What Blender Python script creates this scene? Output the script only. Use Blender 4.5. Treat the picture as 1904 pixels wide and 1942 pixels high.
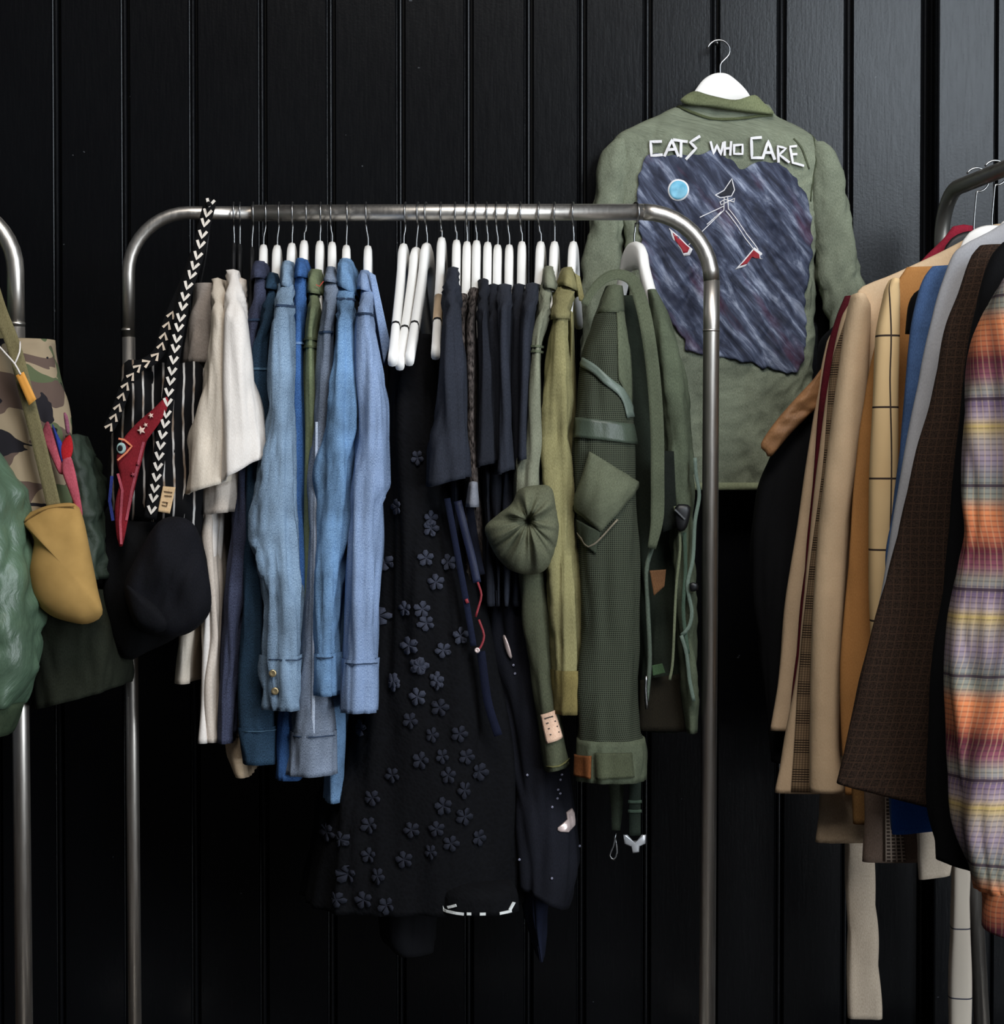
import bpy, math, random
import numpy as np
from mathutils import Vector, noise, Matrix
random.seed(4)
for o in list(bpy.data.objects): bpy.data.objects.remove(o)
SC = bpy.context.scene
COL = SC.collection
# ------------------------------------------------------------ camera
F, W, H, D, ZC, TILT = 3740.0, 1904, 1942, 3.4, 1.11, math.radians(1.3)
cam = bpy.data.cameras.new('camera'); camo = bpy.data.objects.new('camera', cam); COL.objects.link(camo)
cam.sensor_fit = 'HORIZONTAL'; cam.sensor_width = 36; cam.lens = 36 * F / W
camo.location = (0, -D, ZC); camo.rotation_euler = (math.pi / 2 - TILT, 0, 0)
SC.camera = camo
# ------------------------------------------------------------ world, light, exposure
wd = bpy.data.worlds.new('world'); SC.world = wd; wd.use_nodes = True
wd.node_tree.nodes['Background'].inputs[0].default_value = (.75, .85, 1, 1)
wd.node_tree.nodes['Background'].inputs[1].default_value = .045
def area(name, loc, target, sx, sy, energy, color, spread=180):
    l = bpy.data.lights.new(name, 'AREA'); l.shape = 'RECTANGLE'; l.size = sx; l.size_y = sy
    l.energy = energy; l.color = color; l.spread = math.radians(spread)
    o = bpy.data.objects.new(name, l); COL.objects.link(o); o.location = loc
    o.rotation_euler = (Vector(target) - Vector(loc)).to_track_quat('-Z', 'Y').to_euler()
    return o
area('skylight', (.3, -3.1, 4.4), (.15, .1, 1.3), 2.2, 1.4, 128, (1.0, .96, .91))
area('side_window_daylight', (1.62, -3.1, 2.6), (.6, .2, 1.6), 1.1, 1.2, 27, (.80, .90, 1.0), 120)
area('glass_door_daylight', (2.6, -3.0, 1.15), (0, -.1, 1.1), .8, 2.2, 44, (.86, .93, 1.0), 130)
area('post_highlight_strip', (1.38, -3.3, 1.0), (-.1, 0, 1.0), .4, 2.0, 3.0, (.95, .97, 1.0), 140)  # added strip lamp, no door there; puts a highlight on the steel posts
SC.view_settings.view_transform = 'Standard'; SC.view_settings.look = 'None'
SC.view_settings.gamma = 1; SC.view_settings.exposure = 0; SC.view_settings.use_curve_mapping = False

# ------------------------------------------------------------ pixel helper
CT, ST = math.cos(TILT), math.sin(TILT)
def at(px, py, Y):
    a = (px - W / 2) / F; b = -(py - H / 2) / F
    dy = CT + b * ST; dz = -ST + b * CT
    s = (Y + D) / dy
    return Vector((a * s, Y, ZC + dz * s))

# ------------------------------------------------------------ materials
def lin(c):
    return tuple(((v / 255) / 12.92 if v / 255 <= .04045 else ((v / 255 + .055) / 1.055) ** 2.4) for v in c) + (1,)
class NT:
    def __init__(s, name):
        s.m = bpy.data.materials.new(name); s.m.use_nodes = True; s.t = s.m.node_tree
        s.b = s.t.nodes['Principled BSDF']
        s.uvn = s.t.nodes.new('ShaderNodeUVMap'); s.uv = s.uvn.outputs[0]
        sp = s.new('ShaderNodeSeparateXYZ'); s.link(s.uv, sp.inputs[0]); s.u, s.v = sp.outputs[0], sp.outputs[1]
    def new(s, k): return s.t.nodes.new(k)
    def link(s, a, b): s.t.links.new(a, b)
    def math(s, op, a, b=0.0, c=0.0):
        n = s.new('ShaderNodeMath'); n.operation = op
        for i, v in enumerate((a, b, c)):
            if hasattr(v, 'links'): s.link(v, n.inputs[i])
            else: n.inputs[i].default_value = v
        return n.outputs[0]
    def noise(s, scale, detail=3, vec=None, rough=.55, dist=0):
        n = s.new('ShaderNodeTexNoise'); n.inputs['Scale'].default_value = scale
        n.inputs['Detail'].default_value = detail; n.inputs['Roughness'].default_value = rough
        n.inputs['Distortion'].default_value = dist
        s.link(vec if vec is not None else s.uv, n.inputs['Vector']); return n.outputs[0]
    def map(s, sc, rot=0, loc=(0, 0, 0)):
        n = s.new('ShaderNodeMapping'); n.inputs['Scale'].default_value = (sc[0], sc[1], 1)
        n.inputs['Rotation'].default_value = (0, 0, rot); n.inputs['Location'].default_value = loc
        s.link(s.uv, n.inputs[0]); return n.outputs[0]
    def rmap(s, sc, rot, loc=(0, 0, 0)):
        a = s.new('ShaderNodeMapping'); a.inputs['Rotation'].default_value = (0, 0, rot); s.link(s.uv, a.inputs[0])
        b = s.new('ShaderNodeMapping'); b.inputs['Scale'].default_value = (sc[0], sc[1], 1); b.inputs['Location'].default_value = loc
        s.link(a.outputs[0], b.inputs[0]); return b.outputs[0]
    def ramp(s, f, stops, interp='LINEAR'):
        n = s.new('ShaderNodeValToRGB'); n.color_ramp.interpolation = interp
        e = n.color_ramp.elements
        while len(e) < len(stops): e.new(.5)
        for i, (p, c) in enumerate(stops): e[i].position = p; e[i].color = c if len(c) == 4 else lin(c)
        s.link(f, n.inputs[0]); return n.outputs[0]
    def mix(s, f, a, b, mode='MIX'):
        n = s.new('ShaderNodeMix'); n.data_type = 'RGBA'; n.blend_type = mode
        for i, v in ((0, f), (6, a), (7, b)):
            if hasattr(v, 'links'): s.link(v, n.inputs[i])
            elif i == 0: n.inputs[0].default_value = v
            else: n.inputs[i].default_value = v if len(v) == 4 else lin(v)
        return n.outputs[2]
    def bump(s, h, strength=.2, dist=.001):
        n = s.new('ShaderNodeBump'); n.inputs['Strength'].default_value = strength; n.inputs['Distance'].default_value = dist
        s.link(h, n.inputs['Height']); s.link(n.outputs[0], s.b.inputs['Normal'])
    def out(s, color, rough=.85, metal=0, spec=.25, sheen=0):
        if hasattr(color, 'links'): s.link(color, s.b.inputs['Base Color'])
        else: s.b.inputs['Base Color'].default_value = color if len(color) == 4 else lin(color)
        s.b.inputs['Roughness'].default_value = rough; s.b.inputs['Metallic'].default_value = metal
        s.b.inputs['Specular IOR Level'].default_value = spec; s.b.inputs['Sheen Weight'].default_value = sheen
        return s.m
    def cell(s, x, period, w, off=0.0):           # 1 where fract(x/period+off) < w
        return s.math('LESS_THAN', s.math('FRACT', s.math('ADD', s.math('DIVIDE', x, period), off)), w)
def dk(c, f): return tuple(v * f for v in c)
MC = {}
def fabric(c, var=.18, fine=.12, rough=.9, spec=.15, sheen=.0, wrinkle=.35, weave=700):
    key = ('f', c, var, fine, rough, spec, sheen, wrinkle, weave)
    if key in MC: return MC[key]
    n = NT('cloth')
    base = n.ramp(n.noise(9, 4), [(.3, dk(c, 1 - var)), (.7, tuple(min(255, v * (1 + var * .6)) for v in c))])
    f = n.noise(weave, 2, n.map((1, .35)))
    col = n.mix(fine * 2, base, n.ramp(f, [(.35, (40, 40, 40)), (.65, (235, 235, 235))]), 'SOFT_LIGHT')
    h = n.math('ADD', n.math('MULTIPLY', n.noise(26, 3, n.map((1, .35)), .6), wrinkle * 9), n.math('MULTIPLY', f, .6))
    n.bump(h, .55, .0012)
    MC[key] = n.out(col, rough, 0, spec, sheen); return MC[key]
def denim(c, var=.2): return fabric(c, var, .3, .92, .12, 0, .5, 1100)
def plain(c, rough=.5, metal=0, spec=.4):
    key = ('p', c, rough, metal, spec)
    if key not in MC: MC[key] = NT('plain').out(c, rough, metal, spec)
    return MC[key]
def steel():
    if 'steel' not in MC:
        n = NT('brushed_steel'); c = n.new('ShaderNodeTexCoord')
        mp = n.new('ShaderNodeMapping'); mp.inputs['Scale'].default_value = (40, 40, 3); n.link(c.outputs['Object'], mp.inputs[0])
        r = n.noise(6, 4, mp.outputs[0])
        rr = n.math('MULTIPLY_ADD', r, .2, .3); n.link(rr, n.b.inputs['Roughness'])
        m = n.out((214, 208, 200), .3, 1, .5); n.link(rr, n.b.inputs['Roughness']); MC['steel'] = m
    return MC['steel']
def wallmat():
    n = NT('black_satin_paint'); c = n.new('ShaderNodeTexCoord')
    mp = n.new('ShaderNodeMapping'); mp.inputs['Scale'].default_value = (60, 60, 5); n.link(c.outputs['Object'], mp.inputs[0])
    g = n.noise(4, 5, mp.outputs[0]); g2 = n.noise(220, 3, c.outputs['Object'])
    spk = n.math('GREATER_THAN', n.noise(55, 2, c.outputs['Object']), .765)
    base = n.ramp(n.noise(1.3, 3, c.outputs['Object']), [(.3, (8, 8, 10)), (.7, (13, 14, 16))])
    base = n.mix(n.math('MULTIPLY', spk, .5), base, (85, 88, 92))
    n.bump(n.math('ADD', g, n.math('MULTIPLY', g2, .9)), .16, .001)
    n.link(n.math('MULTIPLY_ADD', g, .12, .20), n.b.inputs['Roughness'])
    m = n.out(base, .4, 0, .19); n.link(n.math('MULTIPLY_ADD', g, .12, .20), n.b.inputs['Roughness'])
    return m

# ------------------------------------------------------------ mesh helpers
def wloc(o):
    v = Vector((0, 0, 0))
    while o is not None: v += o.location; o = o.parent
    return v
def link_mesh(name, verts, faces, mat, parent=None, uvs=None, smooth=True, world=True):
    me = bpy.data.meshes.new(name)
    off = wloc(parent) if (world and parent is not None) else Vector((0, 0, 0))
    me.from_pydata([(v[0] - off.x, v[1] - off.y, v[2] - off.z) for v in verts], [], faces)
    if uvs is not None:
        ul = me.uv_layers.new(name='UVMap')
        li = np.zeros(len(me.loops), dtype=np.int32); me.loops.foreach_get('vertex_index', li)
        ul.data.foreach_set('uv', np.asarray(uvs, dtype=np.float32)[li].ravel())
    if smooth: me.polygons.foreach_set('use_smooth', [True] * len(me.polygons))
    me.materials.append(mat); me.update()
    o = bpy.data.objects.new(name, me); COL.objects.link(o)
    if parent is not None: o.parent = parent
    return o
def tag(o, label, cat, group=None):
    o['label'] = label; o['category'] = cat
    if group: o['group'] = group
    return o
def thing(name, label, cat, loc, group=None):
    o = bpy.data.objects.new(name, None); COL.objects.link(o); o.location = loc; o.empty_display_size = .05
    return tag(o, label, cat, group)
def struct(o): o['kind'] = 'structure'; return o

class Interp:                                     # monotone-ish cubic through columns
    def __init__(s, t, cols):
        s.t = np.array(t, float); s.c = np.array(cols, float); n = len(s.t)
        m = np.zeros_like(s.c)
        d = (s.c[1:] - s.c[:-1]) / (s.t[1:] - s.t[:-1])[:, None]
        m[0], m[-1] = d[0], d[-1]
        for i in range(1, n - 1):
            ok = d[i - 1] * d[i] > 0
            m[i] = np.where(ok, 2 * d[i - 1] * d[i] / np.where(ok, d[i - 1] + d[i], 1), 0)
        s.m = m
    def __call__(s, x):
        x = min(max(x, s.t[0]), s.t[-1]); i = int(min(max(np.searchsorted(s.t, x) - 1, 0), len(s.t) - 2))
        h = s.t[i + 1] - s.t[i]; u = (x - s.t[i]) / h
        return ((2*u**3-3*u*u+1)*s.c[i] + (u**3-2*u*u+u)*h*s.m[i] + (3*u*u-2*u**3)*s.c[i+1] + (u**3-u*u)*h*s.m[i+1])

class Loft:
    """cloth tube: rows (py, xl, xr, yfront, yback, skew) read off the photograph at a real depth"""
    def __init__(s, rows, fold=.004, k=42, zf=5, seed=None, p=.85, top=.35, crease=.0):
        s.rows = [tuple(r) + (0,) * (6 - len(r)) for r in rows]
        s.I = Interp([r[0] for r in s.rows], [r[1:] for r in s.rows])
        s.y0, s.y1 = s.rows[0][0], s.rows[-1][0]
        s.fold, s.k, s.zf, s.p, s.top, s.crease = fold, k, zf, p, top, crease
        s.seed = random.random() * 100 if seed is None else seed
    def ring(s, py):
        xl, xr, yf, yb, sk = s.I(py)
        ref = yf + .3 * (yb - yf)
        A, B = at(xl, py, ref), at(xr, py, ref)
        z = at(xl, py, yf).z
        return (A.x + B.x) / 2, max((B.x - A.x) / 2, .0015), (yf + yb) / 2, max((yb - yf) / 2, .0015), z, sk
    def point(s, py, th, off=0.0, r=None):
        cx, hw, cy, hd, z, sk = r or s.ring(py)
        c, sn = math.cos(th), math.sin(th)
        ex = math.copysign(abs(c) ** s.p, c); ey = math.copysign(abs(sn) ** s.p, sn)
        x, y = cx + hw * ex, cy - hd * ey
        nx, ny = c / hw, -sn / hd; L = math.hypot(nx, ny) or 1; nx /= L; ny /= L
        t = (py - s.y0) / max(s.y1 - s.y0, 1)
        amp = min(s.fold * (s.top + (1 - s.top) * min(1, t * 2.2)), .55 * min(hw, hd))
        q = Vector((x * s.k, y * s.k + s.seed, z * s.zf + s.seed))
        d = noise.noise(q) * 1.1 + 1.5 * (abs(noise.noise(q * 1.5 + Vector((9, 3, 1)))) - .25)
        if s.crease:
            d += s.crease * (.4 - abs(noise.noise(Vector((x * 30 + z * 16 + s.seed, y * 20, z * 34 - x * 40))))) 
        d = amp * d + off
        return Vector((x + nx * d, y + ny * d, z + sk * (x - cx)))
    def front(s, px, py, off=0.0):
        xl, xr, yf, yb, sk = s.I(py)
        rp = py + sk * (px - (xl + xr) / 2)
        rp = min(max(rp, s.y0), s.y1)
        r = s.ring(rp); x = at(px, rp, r[2] - r[3] * .9).x
        e = min(max((x - r[0]) / r[1], -.985), .985)
        c = math.copysign(abs(e) ** (1 / s.p), e)
        return s.point(rp, math.acos(c), off, r)
    def mesh(s, name, mat, parent, y0=None, y1=None, off=0.0, hem=.003, captop=True, uvs=1.0, dense=1):
        y0 = s.y0 if y0 is None else y0; y1 = s.y1 if y1 is None else y1
        rm = s.ring((y0 + y1) / 2)
        per = math.pi * (3 * (rm[1] + rm[3]) - math.sqrt((3 * rm[1] + rm[3]) * (rm[1] + 3 * rm[3])))
        n = int(min(max(per / .0055 * dense, 28), 110 * dense))
        m = int(min(max((y1 - y0) / 9 * dense, 4), 120 * dense))
        V, U, Fc = [], [], []
        ths = [2 * math.pi * j / n - math.pi / 2 for j in range(n + 1)]
        rowsv = [(y0 + (y1 - y0) * i / m, off) for i in range(m + 1)]
        for py, o in rowsv:
            r = s.ring(py); acc = 0; prev = None
            for th in ths:
                p = s.point(py, th, o, r)
                if prev is not None: acc += (p.xy - prev.xy).length
                prev = p; V.append(p); U.append((acc * uvs, p.z * uvs))
        if hem:
            for dz, o in ((0, off - hem), (-30, off - hem * 1.3)):
                py = max(y1 + dz, y0); r = s.ring(py)
                for j, th in enumerate(ths):
                    p = s.point(py, th, o, r); V.append(p); U.append((U[m * (n + 1) + j][0], p.z))
        R = len(V) // (n + 1)
        for i in range(R - 1):
            for j in range(n):
                a = i * (n + 1) + j; Fc.append((a, a + n + 1, a + n + 2, a + 1))
        def cap(row, lift, flip):
            idx = [row * (n + 1) + j for j in range(n)]
            c = sum((V[i] for i in idx), Vector()) / n + Vector((0, 0, lift))
            V.append(c); U.append((0, c.z)); ci = len(V) - 1
            for j in range(n):
                a, b = row * (n + 1) + j, row * (n + 1) + j + 1
                Fc.append((ci, a, b) if flip else (ci, b, a))
        if captop: cap(0, .004, True)
        cap(R - 1, 0, False)
        return link_mesh(name, V, Fc, mat, parent, U)

def planeY(Y): return lambda px, py, off=0.0: at(px, py, Y - off)
def slab(name, grid, back, mat, parent, uvs=None):
    """closed slab from front grid points and back grid points (lists of rows)"""
    m, n = len(grid), len(grid[0])
    V = [p for r in grid for p in r] + [p for r in back for p in r]
    N = m * n; Fc = []
    for i in range(m - 1):
        for j in range(n - 1):
            a = i * n + j
            Fc.append((a, a + n, a + n + 1, a + 1)); Fc.append((N + a, N + a + 1, N + a + n + 1, N + a + n))
    for j in range(n - 1):
        Fc.append((j, j + 1, N + j + 1, N + j)); a = (m - 1) * n + j; Fc.append((a + 1, a, N + a, N + a + 1))
    for i in range(m - 1):
        a = i * n; Fc.append((a + n, a, N + a, N + a + n)); b = i * n + n - 1; Fc.append((b, b + n, N + b + n, N + b))
    U = [(p.x * 1.0, p.z) for p in V] if uvs is None else uvs + uvs
    return link_mesh(name, V, Fc, mat, parent, U)
def patch(name, surf, corners, mat, parent, off=.003, thick=.003, nx=10, ny=10, bow=0):
    """corners tl, tr, br, bl in photograph pixels, laid on a surface"""
    tl, tr, br, bl = [np.array(c, float) for c in corners]
    g, b, uv = [], [], []
    w = np.linalg.norm(tr - tl) / 1100; h = np.linalg.norm(bl - tl) / 1100
    for i in range(ny + 1):
        t = i / ny; r1, r2 = [], []
        for j in range(nx + 1):
            q = j / nx; P = (1 - t) * ((1 - q) * tl + q * tr) + t * ((1 - q) * bl + q * br)
            e = bow * (1 - (2 * q - 1) ** 2) * (1 - (2 * t - 1) ** 2)
            r1.append(surf(P[0], P[1], off + e)); r2.append(surf(P[0], P[1], off - thick)); uv.append((q * w, -t * h))
        g.append(r1); b.append(r2)
    return slab(name, g, b, mat, parent, uv)
def smooth_line(pts, step=8.0, closed=False):
    P = [np.array(p, float) for p in pts]; out = []
    n = len(P); rng = n if closed else n - 1
    for i in range(rng):
        p0 = P[(i - 1) % n] if closed or i > 0 else 2 * P[0] - P[1]
        p1, p2 = P[i], P[(i + 1) % n]
        p3 = P[(i + 2) % n] if closed or i + 2 < n else 2 * P[-1] - P[-2]
        k = max(2, int(np.linalg.norm(p2 - p1) / step))
        for j in range(k):
            t = j / k
            out.append(.5 * (2*p1 + (p2-p0)*t + (2*p0-5*p1+4*p2-p3)*t*t + (3*p1-p0-3*p2+p3)*t**3))
    if not closed: out.append(P[-1])
    return out
def ribbon(name, surf, pts, width, mat, parent, off=.003, thick=.002, smooth=True, nw=2, step=8):
    L = smooth_line(pts, step) if smooth else [np.array(p, float) for p in pts]
    g, b, uv = [], [], []; acc = 0
    for i, p in enumerate(L):
        a = L[max(i - 1, 0)]; c = L[min(i + 1, len(L) - 1)]; d = c - a; d /= (np.linalg.norm(d) or 1)
        nrm = np.array((-d[1], d[0])); w = width(i / max(len(L) - 1, 1)) if callable(width) else width
        if i: acc += np.linalg.norm(p - L[i - 1]) / 1100
        r1, r2 = [], []
        for j in range(nw + 1):
            q = p - nrm * w * (j / nw - .5) * -1
            r1.append(surf(q[0], q[1], off)); r2.append(surf(q[0], q[1], off - thick)); uv.append((j / nw * w / 1100, acc))
        g.append(r1); b.append(r2)
    return slab(name, g, b, mat, parent, uv)
def strokes(name, surf, lines, width, mat, parent, off=.002, thick=.0016):
    """one mesh of several painted strokes (a letter, a drawn figure)"""
    V, Fc, U = [], [], []
    for pts in lines:
        L = [np.array(p, float) for p in pts]
        dense = []
        for i in range(len(L) - 1):
            k = max(1, int(np.linalg.norm(L[i + 1] - L[i]) / 6))
            dense += [L[i] + (L[i + 1] - L[i]) * j / k for j in range(k)]
        dense.append(L[-1])
        base = len(V)
        for i, p in enumerate(dense):
            a = dense[max(i - 1, 0)]; c = dense[min(i + 1, len(dense) - 1)]; d = c - a; d /= (np.linalg.norm(d) or 1)
            e = np.array((-d[1], d[0])) * width / 2
            if i == 0: p = p - d * width * .4
            if i == len(dense) - 1: p = p + d * width * .4
            for q, o in ((p - e, off - thick), (p - e, off), (p + e, off), (p + e, off - thick)):
                V.append(surf(q[0], q[1], o)); U.append((q[0] / 1100, -q[1] / 1100))
        m = len(dense)
        for i in range(m - 1):
            for j in range(4):
                a = base + i * 4 + j; b2 = base + i * 4 + (j + 1) % 4
                Fc.append((a, a + 4, b2 + 4, b2))
        Fc.append((base, base + 1, base + 2, base + 3)); e = base + (m - 1) * 4; Fc.append((e + 3, e + 2, e + 1, e))
    return link_mesh(name, V, Fc, mat, parent, U, smooth=False)
def radial(name, surf, outline, center, mat, parent, bulge=.0, thick=.003, off=.002, rings=8, fn=None, step=10, smooth=True, back=0.0, jit=0.0):
    """pillow from a closed outline in photograph pixels; fn(r, angle) adds relief"""
    L = smooth_line(outline, step, True) if smooth else [np.array(p, float) for p in outline]
    c = np.array(center, float)
    if jit: L = [c + (p - c) * (1 + jit * noise.noise(Vector((p[0] * .06 + p[1] * .03, p[1] * .05, 3)))) for p in L]
    n = len(L); V, U, Fc = [], [], []
    def vert(q, o): V.append(surf(q[0], q[1], o)); U.append((q[0] / 1100, -q[1] / 1100))
    def lay(sign):
        ids = []
        for i in range(1, rings + 1):
            r = i / rings; row = []
            for j in range(n):
                q = c + (L[j] - c) * r; a = 2 * math.pi * j / n
                e = math.sqrt(max(0, 1 - r ** 2.4))
                o = (off + bulge * e + (fn(r, a, q) if fn else 0)) if sign > 0 else (off - thick - back * e)
                row.append(len(V)); vert(q, o)
            ids.append(row)
        vert(c, (off + bulge + (fn(0, 0, c) if fn else 0)) if sign > 0 else off - thick - back); ci = len(V) - 1
        for j in range(n):
            a, b = ids[0][j], ids[0][(j + 1) % n]; Fc.append((ci, a, b) if sign > 0 else (ci, b, a))
        for i in range(rings - 1):
            for j in range(n):
                a, b, d, e = ids[i][j], ids[i][(j + 1) % n], ids[i + 1][(j + 1) % n], ids[i + 1][j]
                Fc.append((a, e, d, b) if sign > 0 else (a, b, d, e))
        return ids[-1]
    f, k = lay(1), lay(-1)
    for j in range(n): Fc.append((f[j], k[j], k[(j + 1) % n], f[(j + 1) % n]))
    return link_mesh(name, V, Fc, mat, parent, U)
def tube_geo(pts, rad, seg=10, base=0):
    V, Fc = [], []; n = len(pts); up = None
    for i, p in enumerate(pts):
        d = (pts[min(i + 1, n - 1)] - pts[max(i - 1, 0)]).normalized()
        if up is None: up = d.orthogonal().normalized()
        up = (up - d * up.dot(d)).normalized(); s = d.cross(up)
        r = rad(i / (n - 1)) if callable(rad) else rad
        for j in range(seg):
            a = 2 * math.pi * j / seg; V.append(p + (up * math.cos(a) + s * math.sin(a)) * r)
    for i in range(n - 1):
        for j in range(seg):
            a, b = base + i * seg + j, base + i * seg + (j + 1) % seg; Fc.append((a, b, b + seg, a + seg))
    Fc.append(tuple(base + j for j in range(seg))[::-1]); Fc.append(tuple(base + (n - 1) * seg + j for j in range(seg)))
    return V, Fc
def tube(name, pts, rad, mat, parent, seg=10, smooth=True, step=.008, world=True):
    P = [Vector(p) for p in (smooth_line(pts, step) if smooth else pts)]
    V, Fc = tube_geo(P, rad, seg)
    return link_mesh(name, V, Fc, mat, parent, [(v.x, v.z) for v in V], world=world)
def disc(name, p, r, th, mat, parent, n=14):
    V, Fc = [], []
    for rr, yy in ((r, 0), (r, -th * .7), (r * .75, -th), (r * .45, -th * .8)):
        for j in range(n):
            a = 2 * math.pi * j / n; V.append(p + Vector((rr * math.cos(a), yy, rr * math.sin(a))))
    for i in range(3):
        for j in range(n): Fc.append((i*n+j, i*n+(j+1) % n, (i+1)*n+(j+1) % n, (i+1)*n+j))
    Fc.append(tuple(3 * n + j for j in range(n))); Fc.append(tuple(range(n))[::-1])
    return link_mesh(name, V, Fc, mat, parent, [(v.x, v.z) for v in V])
def box(name, lo, hi, mat, parent=None, bev=.0):
    x0, y0, z0 = lo; x1, y1, z1 = hi
    V = [(x, y, z) for z in (z0, z1) for y in (y0, y1) for x in (x0, x1)]
    Fc = [(0, 2, 3, 1), (4, 5, 7, 6), (0, 1, 5, 4), (2, 6, 7, 3), (0, 4, 6, 2), (1, 3, 7, 5)]
    o = link_mesh(name, V, Fc, mat, parent, [(v[0], v[2]) for v in V], smooth=False)
    if bev:
        b = o.modifiers.new('bevel', 'BEVEL'); b.width = bev; b.segments = 2
    return o

# ============================================================ SETTING
YW = .33
WALL = wallmat(); ZT = 2.75
gapmat = plain((6, 6, 7), .7)
wall = struct(box('wall_back', (-2.6, YW + .018, 0), (2.6, YW + .12, ZT), gapmat))
joints = [at(x, 300, YW).x for x in (113, 243, 372, 503, 633, 765, 894, 1008, 1109, 1233, 1361, 1487, 1614, 1760)]
while joints[0] > -2.4: joints.insert(0, joints[0] - .118)
while joints[-1] < 2.4: joints.append(joints[-1] + .128)
def plank(x0, x1):
    g = .0016; b = .0085     # gap, bead width
    prof = [(x0 + g, .018), (x0 + g, .004), (x0 + g + .003, 0)]
    xb = x1 - g - b
    prof += [(xb - .005, 0), (xb - .003, .0035), (xb - .0008, .0045)]
    for i in range(9):
        a = math.pi * (1 - i / 8); prof.append((xb + b / 2 + math.cos(a) * b / 2, .004 - math.sin(a) * .0050))
    prof += [(x1 - g, .018)]
    V, Fc = [], []; m = len(prof)
    for z in (0, ZT):
        for x, y in prof: V.append((x, YW + y, z))
    for i in range(m - 1): Fc.append((i, i + 1, m + i + 1, m + i))
    Fc.append(tuple(range(m))[::-1]); Fc.append(tuple(range(m, 2 * m)))
    return link_mesh('plank', V, Fc, WALL, wall, None, smooth=False)
for a, b in zip(joints[:-1], joints[1:]): plank(a, b)
# projecting door frame post at the right
px0 = at(1777, 300, YW - .05).x
post = struct(box('trim_1', (px0, YW - .052, 0), (px0 + .108, YW - .0005, ZT), WALL, None, .004))
n = NT('dark_floor_boards'); FL = n.out(n.ramp(n.noise(6, 5, n.map((1, 14))), [(.3, (30, 24, 20)), (.7, (52, 42, 35))]), .5, 0, .4)
floor = struct(box('floor', (-2.6, -5.2, -.1), (2.6, YW + .12, 0), FL))

# ============================================================ RACKS
ST_ = steel(); RODZ = at(700, 402, 0).z
RUB = plain((14, 14, 15), .7)
def rack_base(root, x, y, along):                # foot bar with end caps on the floor
    d = Vector((0, .22, 0)) if along == 'y' else Vector((.22, 0, 0))
    c = Vector((x, y, .016))
    f = tube('foot_bar', [c - d, c, c + d], .0145, ST_, root, 12, False)
    for s in (-1, 1): tube('end_cap', [c + d * s, c + d * s * 1.06], .016, RUB, f, 12, False)
def collar_ring(root, p, r): tube('joint_ring', [p - Vector((0, 0, .002)), p + Vector((0, 0, .002))], r, ST_, root, 16, False)
rk = thing('clothes_rack', 'brushed steel clothes rack standing in the middle against black boards', 'clothes rack', (at(800, 971, 0).x, 0, 0))
def bendpath(pz, a, b, c, r, k=10):              # quarter bend from a (post) round corner b to c (rod)
    u, v = (a - b).normalized(), (c - b).normalized(); out = []
    for i in range(k + 1):
        t = math.pi / 2 * i / k
        out.append(b + u * r * (1 - math.sin(t)) + v * r * (1 - math.cos(t)))
    return out
def leg(p_top, p_low):
    d = (p_low - p_top); return p_top + d * ((p_top.z - .016) / -d.z)
A = at(244, 640, 0); Alow = leg(A, at(256, 1942, 0)); cornerL = Vector((A.x, 0, RODZ))
J = Vector((at(482, 400, 0).x, 0, RODZ - .002))
cl = Vector((at(243, 400, 0).x, 0, RODZ - .001))
tube('left_bend', [A] + bendpath(0, A, cl, J, .105) + [J], .0112, ST_, rk, 16, False)
tube('left_post', [A, Alow], .0114, ST_, rk, 16, False)
collar_ring(rk, at(243, 626, 0), .01165)
B = at(1349, 620, 0); Blow = leg(B, at(1341, 1942, 0)); cr = Vector((at(1350, 400, 0).x, 0, RODZ))
tube('rail', [J - Vector((.004, 0, 0))] + bendpath(0, J, cr, B, .118)[0:0] + [cr - Vector((.118, 0, 0))], .0142, ST_, rk, 18, False)
tube('right_bend', bendpath(0, B, cr, cr - Vector((1, 0, 0)), .118), .0142, ST_, rk, 18, False)
tube('right_post', [cr - Vector((0, 0, .118)), B, Blow], .0142, ST_, rk, 18, False)
collar_ring(rk, at(1349, 627, 0), .0146)
rack_base(rk, Alow.x, 0, 'y'); rack_base(rk, Blow.x, 0, 'y')
tube('lower_rail', [Vector((Alow.x, 0, .05)), Vector((Blow.x, 0, .05))], .011, ST_, rk, 12, False)
# left rack
YL = -.1
lk = thing('clothes_rack', 'steel clothes rack at the left picture edge holding camouflage and green things', 'clothes rack', (at(-300, 971, YL).x, YL, 0))
A = at(31, 620, YL); Alow = leg(A, at(46, 1942, YL)); c2 = Vector((A.x - .002, YL, at(0, 388, YL).z)); e2 = c2 - Vector((1.0, 0, 0))
tube('rail', [A] + bendpath(0, A, c2, e2, .11) + [e2 + Vector((.11, 0, 0))], .0145, ST_, lk, 18, False)
tube('right_post', [A, Alow], .0145, ST_, lk, 18, False)
collar_ring(lk, at(31, 614, YL), .0149)
eb = e2 - Vector((0, 0, .11))
tube('left_bend', bendpath(0, eb, e2, c2, .11), .0145, ST_, lk, 18, False)
tube('left_post', [eb, Vector((eb.x, YL, .016))], .0145, ST_, lk, 18, False)
rack_base(lk, Alow.x, YL, 'y'); rack_base(lk, eb.x, YL, 'y')
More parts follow.
